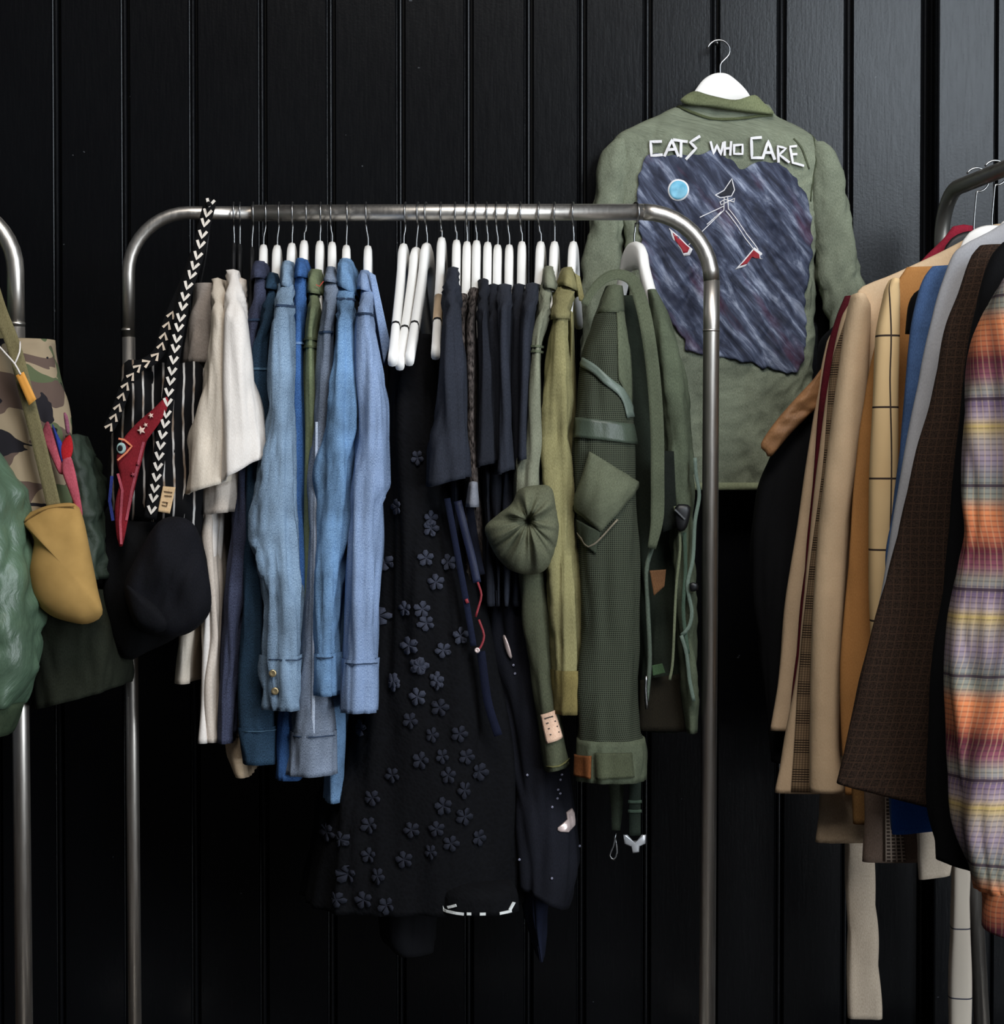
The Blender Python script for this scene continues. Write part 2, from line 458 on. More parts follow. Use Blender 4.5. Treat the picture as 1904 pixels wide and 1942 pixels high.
# right rack, running towards the camera
GR = plain((128, 126, 120), .42, .85)
P0 = at(1812, 352, .02); RZ2 = P0.z; P1 = P0 + Vector((.16, -1.2, 0))
rr_ = thing('clothes_rack', 'grey metal clothes rack at the right running out from the wall', 'clothes rack', (P0.x, .02, 0))
CB = Vector((at(1786, 420, .12).x, .12, RZ2)); T0 = CB - Vector((0, 0, .11)); T1 = at(1862, 1942, .12)
tube('rail', [T0] + bendpath(0, T0, CB, P1, .085, 14) + [P1], .0135, GR, rr_, 16, False)
low = leg(T0, T1); tube('far_post', [T0, low], .0142, ST_, rr_, 16, False)
tube('near_post', [P1, P1 + Vector((.03, -.06, -.06)), Vector((P1.x + .04, P1.y - .08, .016))], .0142, ST_, rr_, 16, False)
rack_base(rr_, low.x, low.y, 'x'); rack_base(rr_, P1.x + .04, P1.y - .08, 'x')

# ============================================================ HANGERS
WH = plain((232, 230, 226), .45, 0, .35); BLK = plain((16, 16, 18), .5); WIRE = plain((150, 150, 150), .3, 1)
BEIGE = plain((196, 170, 140), .5)
def hanger(hx, crown, cx=None, yaw=0.0, mat=WH, label='', group=None, drop=.165, L=.205, t=.0075, hook_r=.0185,
           top=None, rodr=.0142, hookyaw=None, lean=0.0, thick=1.0, dome=.05, cp=None, name='clothes_hanger', bands=()):
    """hook point on the rail, body in the local YZ plane turned by yaw"""
    hp = top if top is not None else Vector((at(hx, 402, 0).x, 0, RODZ + rodr + .0018))
    c = cp if cp is not None else at(cx if cx is not None else hx, crown, 0)
    root = thing(name, label, 'hanger', hp, group); root.rotation_euler = (0, 0, yaw)
    Ri = Matrix.Rotation(-yaw, 3, 'Z')
    lc = Ri @ (c - hp)
    pts = [lc - Vector((0, 0, .008)), lc + Vector((0, 0, .012)), Vector((lc.x * .35, lc.y * .35 , -hook_r * 2 - .012))]
    for i in range(0, 15):
        a = math.radians(-90 - i * 17)
        pts.append(Vector((0, hook_r * math.cos(a), -hook_r + hook_r * math.sin(a))))
    h = tube('hook', pts, .0017, WIRE, root, 8, True, .006, world=False)
    prof = []
    N = 30
    def topz(y):
        a = abs(y)
        if a < dome: return -(dome - math.sqrt(max(dome * dome - a * a, 0))) * .75
        return -dome * .75 - (drop - dome * .75) * ((a - dome) / (L - dome)) ** .92
    V, Fc, U = [], [], []
    K = 12
    for i in range(N + 1):
        y = -L + 2 * L * i / N; z = topz(y); hgt = .05 - .022 * (abs(y) / L)
        if i in (0, N): hgt *= .8
        for j in range(K):
            a = 2 * math.pi * j / K
            ex = math.copysign(abs(math.cos(a)) ** .6, math.cos(a)); ez = math.copysign(abs(math.sin(a)) ** .6, math.sin(a))
            V.append(lc + Vector((ex * t * thick + lean * abs(y), y, z - hgt / 2 + ez * hgt / 2))); U.append((y, z))
    for i in range(N):
        for j in range(K):
            a, b = i * K + j, i * K + (j + 1) % K; Fc.append((a, b, b + K, a + K))
    Fc.append(tuple(range(K))[::-1]); Fc.append(tuple(N * K + j for j in range(K)))
    ar = link_mesh('arms', V, Fc, mat, root, U, world=False)
    for y0, y1, bm in bands:
        BV = []
        for y in (y0, y1):
            z = topz(y); hgt = .05 - .022 * (abs(y) / L)
            for j in range(K):
                a = 2 * math.pi * j / K
                ex = math.copysign(abs(math.cos(a)) ** .6, math.cos(a)); ez = math.copysign(abs(math.sin(a)) ** .6, math.sin(a))
                BV.append(lc + Vector((ex * (t * thick + .0006) + lean * abs(y), y, z - hgt / 2 + ez * (hgt / 2 + .0006))))
        link_mesh('band', BV, [(j, (j + 1) % K, K + (j + 1) % K, K + j) for j in range(K)] + [tuple(range(K))[::-1], tuple(range(K, 2 * K))], bm, ar, None, world=False)
    return root

# ============================================================ GARMENTS ON THE MIDDLE RACK
def yprof(rows, Yf, depth=.075, sh=600, start=None):
    out = []; p0 = rows[0][0]
    for r in rows:
        t = min(max((r[0] - p0) / max(sh - p0, 30), 0), 1); t = t ** .8
        yf = (-.11 if start is None else start) * (1 - t) + Yf * t; dp = .05 * (1 - t) + depth * t
        out.append((r[0], r[1], r[2], yf, yf + dp) + tuple(r[3:4]))
    return out
def body_rows(x0, top, sh, hem, xh, w0=10, w1=14, Yb=-.17):
    return [(top, x0 - w0 * .7, x0 + w0 * .7, -.06, .06), (top + (sh - top) * .5, x0 - w0, x0 + w0, -.12, .12),
            (sh, x0 - w0, x0 + w0, Yb, .18), (sh + 200, (x0 + xh) / 2 - w1, (x0 + xh) / 2 + w1, Yb, .2), (hem, xh - w1, xh + w1, Yb, .2)]
def collar_piece(root, mat, c, seed=None):
    """c = top, bottom, xl, xr at top, xl, xr at bottom, skew"""
    t, b, a0, a1, b0, b1, sk = c
    w = (a1 - a0); rows = [(t, a0 + w * .16, a1 - w * .16, -.1, .0), (t + 4, a0 + 2, a1 - 2, -.112, .02), (t + 12, a0, a1, -.12, .04, sk * .3),
            (t + (b - t) * .6, (a0 + b0) / 2, (a1 + b1) / 2 + 1, -.128, .05, sk * .7), (b, b0 - 1, b1 + 2, -.137, .055, sk)]
    Lc = Loft(rows, fold=.003, k=60, p=.7, top=1)
    o = Lc.mesh('collar', mat, root)
    return o, Lc
def garment(name, label, cat, hx, sleeve, mat, Yf, group=None, collar=None, cuff=None, body=None, seams=(), fold=.006,
            depth=.075, cuffmat=None, buttons=(), k=70, crease=0.0, colmat=None, sh=585, start=None, zf=3, seammat=None, sleeve_top=None):
    root = thing(name, label, cat, at(hx, sleeve[0][0] + 20, 0), group)
    S = Loft(yprof(sleeve, Yf, depth, sh, start), fold=fold * 1.9, k=k, crease=crease, zf=zf)
    end = S.y1 if cuff is None else cuff + 8
    so = S.mesh('sleeve', mat, root, S.y0, end)
    if cuff is not None:
        cu = S.mesh('cuff', cuffmat or mat, so, cuff, S.y1, off=.0028, captop=False)
        for bx, by in buttons: disc('snap_button', S.front(bx, by, .003), .0062, .004, plain((190, 170, 130), .3, .8), cu)
        ribbon('cuff_stitching', S.front, [(sleeve[-1][1] + 6 + i * ((sleeve[-1][2] - sleeve[-1][1]) - 12) / 8, cuff + 7) for i in range(9)], 1.8, seammat or mat, cu, off=.0058, thick=.0022, smooth=False)
    if body is not None:
        bx0, top, shp, hem, xh = body[:5]
        Bo = Loft(body_rows(bx0, top, shp, hem, xh, *(body[5:])), fold=.006, k=26, top=.2)
        Bo.mesh('body', mat, root)
    if collar is not None: collar_piece(root, colmat or mat, collar)
    for sy in seams:
        S.mesh('seam', seammat or mat, so, sy, sy + 4.5, off=.0016, hem=0, captop=False)
    return root, S, so
G_W = 'white wooden hangers on the middle rack'
def whang(hx, crown, cx, end_x, label, **kw):
    """end_x: where the near tip of the hanger shows"""
    ex = at(end_x, 600, -.2).x; x0 = at(cx, crown, 0).x
    yaw = math.atan2(ex - x0, .2)
    return hanger(hx, crown, cx, yaw, kw.pop('mat', WH), label, kw.pop('group', G_W), **kw)

NAVY = denim((62, 66, 86)); TEAL = denim((38, 58, 76)); LCH = denim((126, 148, 170)); MID = denim((62, 98, 150))
OLV = fabric((108, 116, 88)); GBL = denim((116, 126, 142)); LBD = denim((108, 140, 174), .28); SKY = denim((134, 154, 186), .12)
SEAMD = fabric((50, 66, 90))
# --- shirts, left to right
garment('navy_shirt', 'washed navy purple shirt with collar next to the white tees', 'shirt', 504,
        [(522, 483, 505), (560, 480, 503), (605, 469, 497), (640, 466, 490), (760, 462, 500), (900, 446, 485), (1100, 430, 470), (1300, 418, 450), (1412, 415, 440)],
        NAVY, -.185, 'shirts on the middle rack', (494, 526, 481, 507, 479, 508, 0), None, (498, 520, 610, 1395, 450), (604,), .004, seammat=SEAMD)
garment('denim_shirt', 'dark teal denim shirt with square hem beside the navy shirt', 'shirt', 529,
        [(542, 506, 528), (610, 494, 517), (655, 481, 508), (700, 474, 508), (790, 480, 512), (900, 470, 512), (1074, 462, 508), (1270, 456, 515), (1380, 458, 520), (1452, 464, 524)],
        TEAL, -.195, 'shirts on the middle rack', (516, 547, 508, 529, 504, 531, -.1), 1380, (522, 540, 610, 1440, 495), (697,), .004, seammat=fabric((70, 96, 116)))
garment('chambray_shirt', 'light blue chambray shirt whose wide cuff has two metal snap buttons', 'shirt', 555,
        [(536, 529, 560), (577, 521, 554), (609, 515, 551), (677, 513, 550), (745, 510, 550), (800, 504, 552), (860, 496, 554), (917, 487, 556), (996, 474, 560), (1074, 487, 562), (1152, 501, 567), (1231, 499, 571), (1246, 498, 573), (1300, 502, 575), (1349, 507, 577)],
        LCH, -.24, 'shirts on the middle rack', (494, 543, 534, 561, 530, 564, -.25), 1244, (550, 530, 600, 1330, 545), (577,), .0065, buttons=((518, 1277), (521, 1311)), crease=.22, seammat=SEAMD)
garment('denim_shirt', 'saturated mid blue denim shirt squeezed between pale chambray and olive shirt', 'shirt', 581,
        [(520, 559, 583), (610, 556, 578), (650, 554, 576), (800, 551, 580), (1000, 553, 584), (1200, 545, 590), (1360, 525, 575), (1482, 522, 572)],
        MID, -.19, 'shirts on the middle rack', (489, 524, 562, 584, 559, 586, 0), None, (576, 515, 600, 1440, 560), (648,), .004, seammat=denim((110, 140, 180)))
o, S, so = garment('olive_shirt', 'faded olive green shirt with red stitching on its collar', 'shirt', 608,
        [(550, 586, 606), (590, 584, 606), (632, 579, 601), (660, 578, 602), (790, 575, 605), (900, 577, 604), (1035, 578, 602), (1150, 580, 600)],
        OLV, -.2, 'shirts on the middle rack', (510, 556, 586, 614, 583, 618, -.15), None, (602, 545, 620, 1200, 595), (640, 655), .004, seammat=fabric((80, 86, 62)))
strokes('collar_stitching', planeY(-.137), [[(600, 540), (606, 543), (613, 534)]], 1.6, plain((180, 60, 50), .8), o)
garment('chambray_shirt', 'grey blue chambray shirt with longest hanging square cuff', 'shirt', 627,
        [(530, 617, 641), (590, 613, 636), (628, 607, 632), (720, 600, 630), (800, 594, 625), (996, 582, 620), (1150, 574, 620), (1270, 568, 625), (1350, 560, 632), (1390, 552, 634), (1474, 545, 634)],
        GBL, -.215, 'shirts on the middle rack', (505, 534, 617, 640, 614, 643, -.1), 1390, (624, 525, 620, 1400, 600), (627,), .0045, seammat=SEAMD)
garment('denim_shirt', 'bright light blue denim shirt with turned collar and gathered cuff', 'shirt', 658,
        [(540, 640, 673), (609, 637, 670), (677, 632, 674), (790, 618, 677), (900, 606, 670), (996, 598, 662), (1152, 594, 645), (1242, 594, 640), (1321, 598, 638)],
        LBD, -.235, 'shirts on the middle rack', (489, 548, 641, 672, 637, 681, -.45), 1240, (655, 530, 610, 1525, 640, 10, 24), (564,), .0065, crease=.22, seammat=SEAMD)
o, S, so = garment('chambray_shirt', 'pale sky blue chambray shirt, rightmost of the blue shirts', 'shirt', 694,
        [(546, 685, 708), (592, 680, 705), (632, 677, 712), (700, 677, 721), (790, 681, 731), (860, 676, 731), (917, 670, 731), (960, 667, 722), (1035, 660, 719), (1152, 655, 715), (1250, 651, 713), (1354, 650, 713)],
        SKY, -.245, 'shirts on the middle rack', (512, 550, 681, 706, 676, 710, -.25), 1252, (700, 540, 620, 1340, 690), (592,), .005, seammat=SEAMD)
patch('collar_lapel', planeY(-.12), [(700, 515), (712, 522), (740, 650), (728, 690)], SKY, o, 0, .003, 6, 14)
patch('neck_lining', planeY(-.095), [(700, 560), (716, 560), (738, 690), (716, 700)], denim((40, 52, 74)), o, 0, .002, 4, 8)
patch('placket', planeY(-.18), [(598, 800), (603, 800), (596, 1470), (589, 1470)], denim((168, 178, 194)), bpy.data.objects['chambray_shirt.001'], .037, .003, 2, 30)

# --- white tees
CRM_SHADE = fabric((206, 194, 178), .06, .1); WHT = fabric((222, 215, 208), .05, .1); OFF = fabric((196, 184, 172), .08)
garment('cream_tee', 'cream tee with loose short sleeve, toned as shaded left side of white tee', 't-shirt', 443,
        [(528, 402, 422), (560, 402, 426), (609, 401, 432), (700, 386, 436), (790, 373, 440), (860, 359, 440), (925, 351, 440, .3)],
        CRM_SHADE, -.225, 'pale tees on the middle rack', None, None, (425, 530, 610, 1298, 365, 9, 24), (), .006, k=34)  # shade on the left half of the white sleeve is put into this cream
garment('white_tee', 'white tee with wide flared short sleeve at the front', 't-shirt', 454,
        [(512, 431, 452), (560, 427, 458), (609, 423, 463), (700, 420, 477), (790, 416, 494), (850, 412, 501, .25), (893, 410, 502, .55)],
        WHT, -.24, 'pale tees on the middle rack', None, None, (446, 520, 610, 1410, 404, 9, 20), (), .0065, k=34)
garment('white_tee', 'white tee with narrow double sleeve hem under the flared one', 't-shirt', 461,
        [(528, 447, 464), (600, 446, 466), (800, 410, 462), (893, 388, 452), (940, 386, 448), (974, 386, 440, .1)],
        OFF, -.2, 'pale tees on the middle rack', None, None, None, (), .005, k=40)
root = thing('cream_shirt', 'long beige cotton shirt hanging behind the tees with curved tail', 'shirt', at(440, 700, 0), 'pale tees on the middle rack')
Lb = Loft([(900, 385, 440, -.16, .1), (984, 383, 436, -.17, .12), (1017, 379, 436, -.17, .12), (1118, 397, 438, -.17, .12), (1201, 400, 440, -.17, .12), (1300, 384, 440, -.17, .12), (1409, 386, 440, -.17, .1)], .006, 36)
Lb.mesh('body', OFF, root)
Lt = Loft([(1300, 420, 470, -.13, .05), (1380, 426, 476, -.13, .05), (1430, 430, 478, -.13, .05), (1476, 446, 480, -.13, .05)], .004, 36)
Lt.mesh('tail', fabric((214, 190, 160)), root); ribbon('tail_seam', Lt.front, [(430, 1392), (450, 1398), (472, 1394)], 2.2, fabric((90, 70, 50)), root, .002)
root = thing('grey_tank_top', 'greige sleeveless top beside the chevron strap', 'top', at(395, 560, 0))
Lg = Loft([(536, 366, 424, -.1, .05), (560, 366, 424, -.11, .08), (610, 360, 424, -.13, .1), (687, 352, 420, -.14, .12)], .006, 40, p=.7)
Lg.mesh('body', fabric((152, 142, 134)), root)
tube('strap', [at(378, 545, -.08), at(384, 520, -.05), at(391, 480, -.01), at(398, 420, .0)], .002, BLK, root, 6)

# --- black tees and lace tops
TEE = fabric((42, 45, 54), .12, .12); TEE2 = fabric((31, 33, 40), .12, .12); LACE = fabric((70, 63, 60), .5, .5, weave=300)
def tee(name, label, hx, rows, m, Yf, hem, xh, **kw):
    return garment(name, label, 't-shirt', hx, rows, m, Yf, 'dark tops on the middle rack', None, None, (hx - 6, rows[0][0] + 4, 620, hem, xh, 7, 12), (), kw.pop('fold', .005), **kw)
tee('charcoal_tee', 'charcoal tee with broad short sleeve, leftmost of the dark tees', 863,
    [(507, 850, 868), (541, 843, 869), (609, 842, 873), (677, 838, 879), (790, 828, 884), (860, 816, 890), (914, 812, 892, .25)], TEE, -.235, 1150, 870)
tee('lace_top', 'brown grey lace top, left one of the pair between dark tees', 885,
    [(557, 872, 888), (610, 868, 884), (700, 872, 890), (800, 880, 894), (912, 880, 896)], LACE, -.2, 1100, 890, depth=.05)
tee('lace_top', 'brown grey lace top ending in a pale grey cuff', 902,
    [(546, 890, 907), (610, 887, 902), (700, 886, 904), (800, 886, 903), (900, 888, 906), (962, 885, 909)], LACE, -.21, 1100, 905, depth=.05)
Lq = Loft([(915, 889, 906, -.222, -.16), (962, 885, 909, -.222, -.16)], .002); 
Lq.mesh('cuff', fabric((120, 122, 130)), bpy.data.objects['lace_top.001'])
tee('dark_tee', 'dark navy tee right of the lace tops with slanted sleeve hem', 923,
    [(529, 908, 927), (610, 905, 928), (700, 903, 936), (800, 898, 941), (882, 897, 945, .2)], TEE2, -.22, 1150, 930)
tee('dark_tee', 'dark navy tee squeezed in the centre of the dark tees', 941,
    [(539, 924, 947), (610, 924, 950), (700, 925, 958), (790, 925, 960), (880, 930, 958, .2)], TEE2, -.2, 1150, 945)
tee('charcoal_tee', 'charcoal tee with crisp sleeve fold, second from the olive shirts', 963,
    [(539, 942, 971), (586, 942, 968), (654, 944, 968), (790, 944, 972), (895, 940, 975, .3)], TEE, -.225, 1150, 960)
tee('dark_tee', 'near black tee recessed beside the last charcoal tee', 987,
    [(539, 973, 996), (610, 968, 992), (700, 968, 990), (800, 972, 990), (890, 972, 990)], TEE2, -.19, 1150, 980)
tee('charcoal_tee', 'charcoal tee touching the olive shirt, rightmost dark tee', 1022,
    [(537, 997, 1024), (586, 990, 1016), (654, 985, 1008), (790, 984, 1003), (872, 983, 1001, .3)], TEE, -.225, 1150, 1000)

# --- black flowered dress and dark things under the tees
n = NT('black_lace'); vv = n.new('ShaderNodeTexVoronoi'); vv.inputs['Scale'].default_value = 160; n.link(n.uv, vv.inputs['Vector'])
n.bump(vv.outputs[0], .6, .001); LACEB = n.out(n.mix(n.math('MULTIPLY', vv.outputs[0], .5), (7, 7, 9), (15, 16, 20)), .9, 0, .12)
DRB = fabric((14, 14, 17)); NVB = fabric((24, 28, 44))
dr = thing('flowered_dress', 'long black lace dress covered in small grey fabric flowers', 'dress', at(790, 640, 0))
Ld = Loft([(632, 742, 822, -.13, .1), (700, 738, 836, -.15, .12), (800, 730, 850, -.165, .14), (900, 722, 872, -.17, .15), (1100, 714, 930, -.18, .16), (1300, 690, 972, -.185, .17), (1450, 640, 992, -.19, .18), (1560, 600, 1000, -.19, .18), (1740, 575, 992, -.19, .18)], .013, 22, 2.2, p=.75, top=.35)
dbody = Ld.mesh('skirt', LACEB, dr)
FLW = fabric((62, 65, 78), .2); FLW_SHADE = fabric((40, 42, 52), .2)  # flowers low on the skirt get the darker copy, shade put into colour
fl = []
def z6(x, y): return 700 + x * .2677, 780 + y * .2677
def z7(x, y): return 540 + x * .3151, 1250 + y * .3151
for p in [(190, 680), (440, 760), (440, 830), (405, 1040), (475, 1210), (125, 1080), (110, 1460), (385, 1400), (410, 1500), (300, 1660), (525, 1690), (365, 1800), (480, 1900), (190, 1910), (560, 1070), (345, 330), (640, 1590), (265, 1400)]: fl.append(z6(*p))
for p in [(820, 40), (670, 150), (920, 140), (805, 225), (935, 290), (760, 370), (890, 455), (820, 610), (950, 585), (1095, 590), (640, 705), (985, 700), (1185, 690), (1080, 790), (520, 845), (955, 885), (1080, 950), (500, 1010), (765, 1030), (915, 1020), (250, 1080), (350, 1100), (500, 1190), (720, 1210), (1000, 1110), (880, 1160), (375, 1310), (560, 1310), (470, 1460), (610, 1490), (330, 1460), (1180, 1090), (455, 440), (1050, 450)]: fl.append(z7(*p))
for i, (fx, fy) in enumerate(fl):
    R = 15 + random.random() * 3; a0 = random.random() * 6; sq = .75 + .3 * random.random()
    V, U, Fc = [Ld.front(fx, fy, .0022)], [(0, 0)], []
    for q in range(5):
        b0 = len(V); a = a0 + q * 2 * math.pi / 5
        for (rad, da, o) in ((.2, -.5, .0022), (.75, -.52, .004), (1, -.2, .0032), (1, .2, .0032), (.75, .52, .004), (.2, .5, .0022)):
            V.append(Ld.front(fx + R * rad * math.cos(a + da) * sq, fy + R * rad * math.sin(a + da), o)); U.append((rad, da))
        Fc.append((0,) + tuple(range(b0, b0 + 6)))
    f = link_mesh('flower', V, Fc, FLW if fy < 1330 else FLW_SHADE, dr, U)
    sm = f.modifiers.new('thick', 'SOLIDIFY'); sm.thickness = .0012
ud = Loft([(1600, 700, 830, -.1, .06), (1741, 716, 828, -.11, .06), (1790, 722, 826, -.11, .06), (1816, 745, 824, -.11, .06)], .006, 26)
ud.mesh('underskirt', DRB, dr)
bd = thing('sequined_dress', 'black dress with pale sequins and pointed hem right of the flowered dress', 'dress', at(940, 700, 0))
Lx = Loft([(700, 872, 960, -.12, .12), (900, 890, 1000, -.14, .14), (1100, 905, 1030, -.15, .15), (1300, 930, 1050, -.15, .15), (1500, 960, 1078, -.15, .15), (1640, 975, 1100, -.15, .15, -.2), (1712, 985, 1076, -.15, .14, -.6)], .012, 24, 3, p=.75)
Lx.mesh('body', fabric((22, 23, 30)), bd)
Lh = Loft([(1650, 985, 1040, -.08, .05), (1740, 992, 1036, -.08, .05), (1826, 1018, 1034, -.08, .05)], .008, 30); Lh.mesh('hem_point', NVB, bd)
SEQ = plain((225, 205, 200), .25, .4); SEQ2 = plain((150, 150, 170), .25, .5)
radial('sequin_motif', Lx.front, [(1072, 1538), (1078, 1560), (1076, 1578), (1058, 1578), (1055, 1570), (1066, 1556)], (1069, 1566), SEQ, bd, .002, .002, .003)
radial('sequin_motif', Lx.front, [(952, 1208), (958, 1206), (966, 1222), (971, 1246), (966, 1248), (957, 1230)], (961, 1227), SEQ, bd, .002, .002, .003)
for (sx, sy) in [(1059, 1473), (1058, 1482), (1056, 1500), (1060, 1508), (1046, 1531), (1055, 1516), (1045, 1665), (975, 1278), (972, 1262), (997, 1635), (1099, 1624), (967, 1385), (1000, 1470)]:
    disc('sequin', Lx.front(sx, sy, .001), .0022, .0015, SEQ2, bd, 8)
sc = thing('blue_scarf', 'dark blue ribbon scarf with red trim hanging below the lace tops', 'scarf', at(890, 930, -.1))
PS = planeY(-.2)
DBL = fabric((22, 29, 56), .2, .1, .6, .4)
ribbon('band', PS, [(868, 950), (880, 1000), (893, 1050), (905, 1105)], 15, DBL, sc, 0, .003)
ribbon('band', PS, [(848, 945), (860, 1010), (872, 1075), (884, 1140), (898, 1225)], 12, fabric((20, 25, 44)), sc, .002, .003)
ribbon('band', PS, [(890, 960), (902, 1040), (912, 1090)], 16, fabric((15, 18, 30)), sc, -.006, .003)
ribbon('band', PS, [(912, 1235), (925, 1330), (945, 1395)], 16, fabric((16, 20, 38)), sc, -.006, .003)
REDT = fabric((140, 42, 50), .25, .1, .6, .4)
ribbon('red_trim', PS, [(906, 1104), (913, 1128), (908, 1150), (902, 1170)], 4, REDT, sc, .004, .003)
ribbon('red_trim', PS, [(884, 1136), (887, 1144)], 6, REDT, sc, .006, .003)
ribbon('red_trim', PS, [(908, 1175), (918, 1205), (911, 1228), (902, 1234)], 4, REDT, sc, .004, .003)
disc('bead', at(905, 1233, -.21), .0045, .004, SEQ, sc, 10)
wl = thing('white_trimmed_slip', 'black slip with broken white lace edge showing at the very bottom', 'slip', at(905, 1690, -.1))
Ls = Loft([(1680, 850, 970, -.19, -.1), (1705, 836, 980, -.212, -.1), (1738, 834, 982, -.212, -.1)], .003, 26); Ls.mesh('body', LACEB, wl)
WL = plain((214, 216, 214), .6)
for seg in [[(838, 1716), (840, 1732)], [(842, 1732), (878, 1734)], [(852, 1724), (864, 1719)], [(888, 1733), (892, 1733)], [(912, 1733), (919, 1733)], [(948, 1733), (966, 1732)], [(966, 1728), (972, 1719)]]:
    strokes('white_lace_edge', Ls.front, [seg], 5, WL, wl, .003)

# --- olive shirts at the right
OG = fabric((122, 124, 106), .14); KH = fabric((132, 126, 88), .14); GJ = fabric((86, 92, 74), .12); GJD = fabric((54, 60, 48))
o20, S20, so20 = garment('olive_shirt', 'grey olive shirt with sleeve rolled into a big knot', 'shirt', 1052,
        [(538, 1025, 1047), (609, 1015, 1038), (654, 1010, 1031), (700, 1004, 1029), (790, 998, 1028), (833, 994, 1029), (900, 980, 1028), (950, 978, 1030), (1000, 980, 1034)],
        OG, -.215, 'green shirts on the middle rack', (504, 546, 1029, 1051, 1025, 1055, -.15), None, (1042, 530, 620, 1320, 1020, 8, 12), (654, 664), .0055, seammat=fabric((92, 98, 78)))
def knotfn(r, a, q): return (.030 * (abs(noise.noise(Vector((math.cos(a) * 3.2, math.sin(a) * 3.2, 4 + r * .6)))) - .2) + .006 * math.sin(a * 7)) * min(1, r * 2.5) * (1 - r * .5) - .038 * math.exp(-(r / .15) ** 2)
radial('knotted_sleeve', planeY(-.215), [(985, 928), (1020, 920), (1045, 924), (1054, 960), (1060, 1000), (1052, 1045), (1035, 1080), (1005, 1090), (970, 1082), (945, 1060), (928, 1030), (920, 1000), (945, 975), (970, 955)],
       (1001, 987), fabric((94, 96, 77), .15), o20, .05, .02, 0, 18, knotfn, 5)
Ll = Loft([(1060, 978, 1034, -.2, -.13), (1180, 990, 1042, -.2, -.13), (1290, 1008, 1056, -.2, -.13), (1390, 1024, 1068, -.2, -.13), (1462, 1034, 1078, -.2, -.13, .25)], .005, 36)
Ll.mesh('lower_sleeve', fabric((74, 77, 60)), o20)
lab = patch('cloth_label', Ll.front, [(1028, 1356), (1050, 1347), (1065, 1399), (1040, 1410)], fabric((210, 176, 152)), o20, .004, .003)
strokes('label_print', Ll.front, [[(1036, 1362), (1046, 1358)], [(1039, 1371), (1050, 1367)], [(1042, 1381), (1053, 1377)], [(1045, 1392), (1056, 1388)]], 2.2, plain((60, 55, 50), .8), lab, .0052)
ribbon('hem_stitch', Ll.front, [(1040, 1455), (1060, 1452), (1078, 1443)], 3, fabric((112, 110, 70)), o20, .003)
o21, S21, so21 = garment('khaki_shirt', 'khaki olive shirt with shoulder flap pleats beside the green jacket', 'shirt', 1087,
        [(540, 1060, 1084), (602, 1046, 1076), (640, 1040, 1076), (700, 1036, 1076), (790, 1033, 1080), (890, 1036, 1086), (986, 1040, 1088), (1100, 1042, 1094), (1289, 1053, 1096), (1354, 1055, 1098)],
        KH, -.215, 'green shirts on the middle rack', (506, 544, 1061, 1092, 1057, 1096, -.3), None, (1080, 530, 620, 1340, 1075, 9, 14), (), .0075, k=50, crease=.3)
S21.mesh('shoulder_flap', KH, so21, 552, 604, off=.004)
patch('collar_lapel', planeY(-.11), [(1090, 518), (1100, 524), (1110, 575), (1098, 570)], KH, o21, 0, .003, 4, 8)
S21.mesh('cuff', fabric((120, 108, 66)), so21, 1272, 1356, off=.003, captop=False)

# --- big green utility jacket
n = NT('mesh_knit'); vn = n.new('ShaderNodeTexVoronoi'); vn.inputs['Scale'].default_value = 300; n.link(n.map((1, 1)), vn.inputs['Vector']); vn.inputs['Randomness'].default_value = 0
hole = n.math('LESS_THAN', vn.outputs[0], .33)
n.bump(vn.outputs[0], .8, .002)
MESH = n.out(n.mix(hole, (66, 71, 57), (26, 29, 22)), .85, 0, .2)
gj = thing('utility_jacket', 'green utility jacket with mesh sleeve, straps and buckles', 'jacket', at(1200, 540, 0))
Lj = Loft([(560, 1150, 1232, -.05, .1), (620, 1130, 1262, -.08, .14), (700, 1120, 1282, -.1, .17), (900, 1140, 1300, -.12, .18), (1100, 1180, 1312, -.12, .18), (1390, 1206, 1316, -.12, .16)], .006, 30, p=.7)
Lj.mesh('body', fabric((36, 42, 34)), gj)
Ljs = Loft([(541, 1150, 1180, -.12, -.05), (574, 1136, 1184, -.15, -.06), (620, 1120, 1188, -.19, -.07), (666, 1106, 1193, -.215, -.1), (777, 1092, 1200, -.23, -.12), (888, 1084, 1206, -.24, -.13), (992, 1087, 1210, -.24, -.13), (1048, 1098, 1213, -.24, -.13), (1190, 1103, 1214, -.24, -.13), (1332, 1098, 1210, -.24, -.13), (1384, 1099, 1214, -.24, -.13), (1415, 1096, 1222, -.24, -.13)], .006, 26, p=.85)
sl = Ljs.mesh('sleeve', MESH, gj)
Lsh = Loft([(540, 1149, 1181, -.125, -.05), (574, 1136, 1185, -.155, -.06), (592, 1130, 1187, -.17, -.065)], .002); Lsh.mesh('shoulder_yoke', GJ, gj)
patch('yoke_panel', Ljs.front, [(1168, 590), (1187, 590), (1200, 770), (1172, 720)], GJ, sl, .003, .003)
Lcf = Loft([(1408, 1094, 1224, -.246, -.125), (1440, 1092, 1228, -.248, -.123), (1487, 1092, 1226, -.246, -.125)], .005, 40); cf = Lcf.mesh('cuff', GJ, sl)
patch('cuff_tab', Lcf.front, [(1130, 1428), (1196, 1428), (1198, 1474), (1130, 1478)], fabric((72, 76, 58)), cf, .005, .004)
patch('rust_tab', Lcf.front, [(1094, 1438), (1124, 1434), (1122, 1478), (1095, 1476)], fabric((110, 66, 36)), cf, .005, .004)
TAPE = fabric((100, 112, 102), .1, .06, .45, .5)
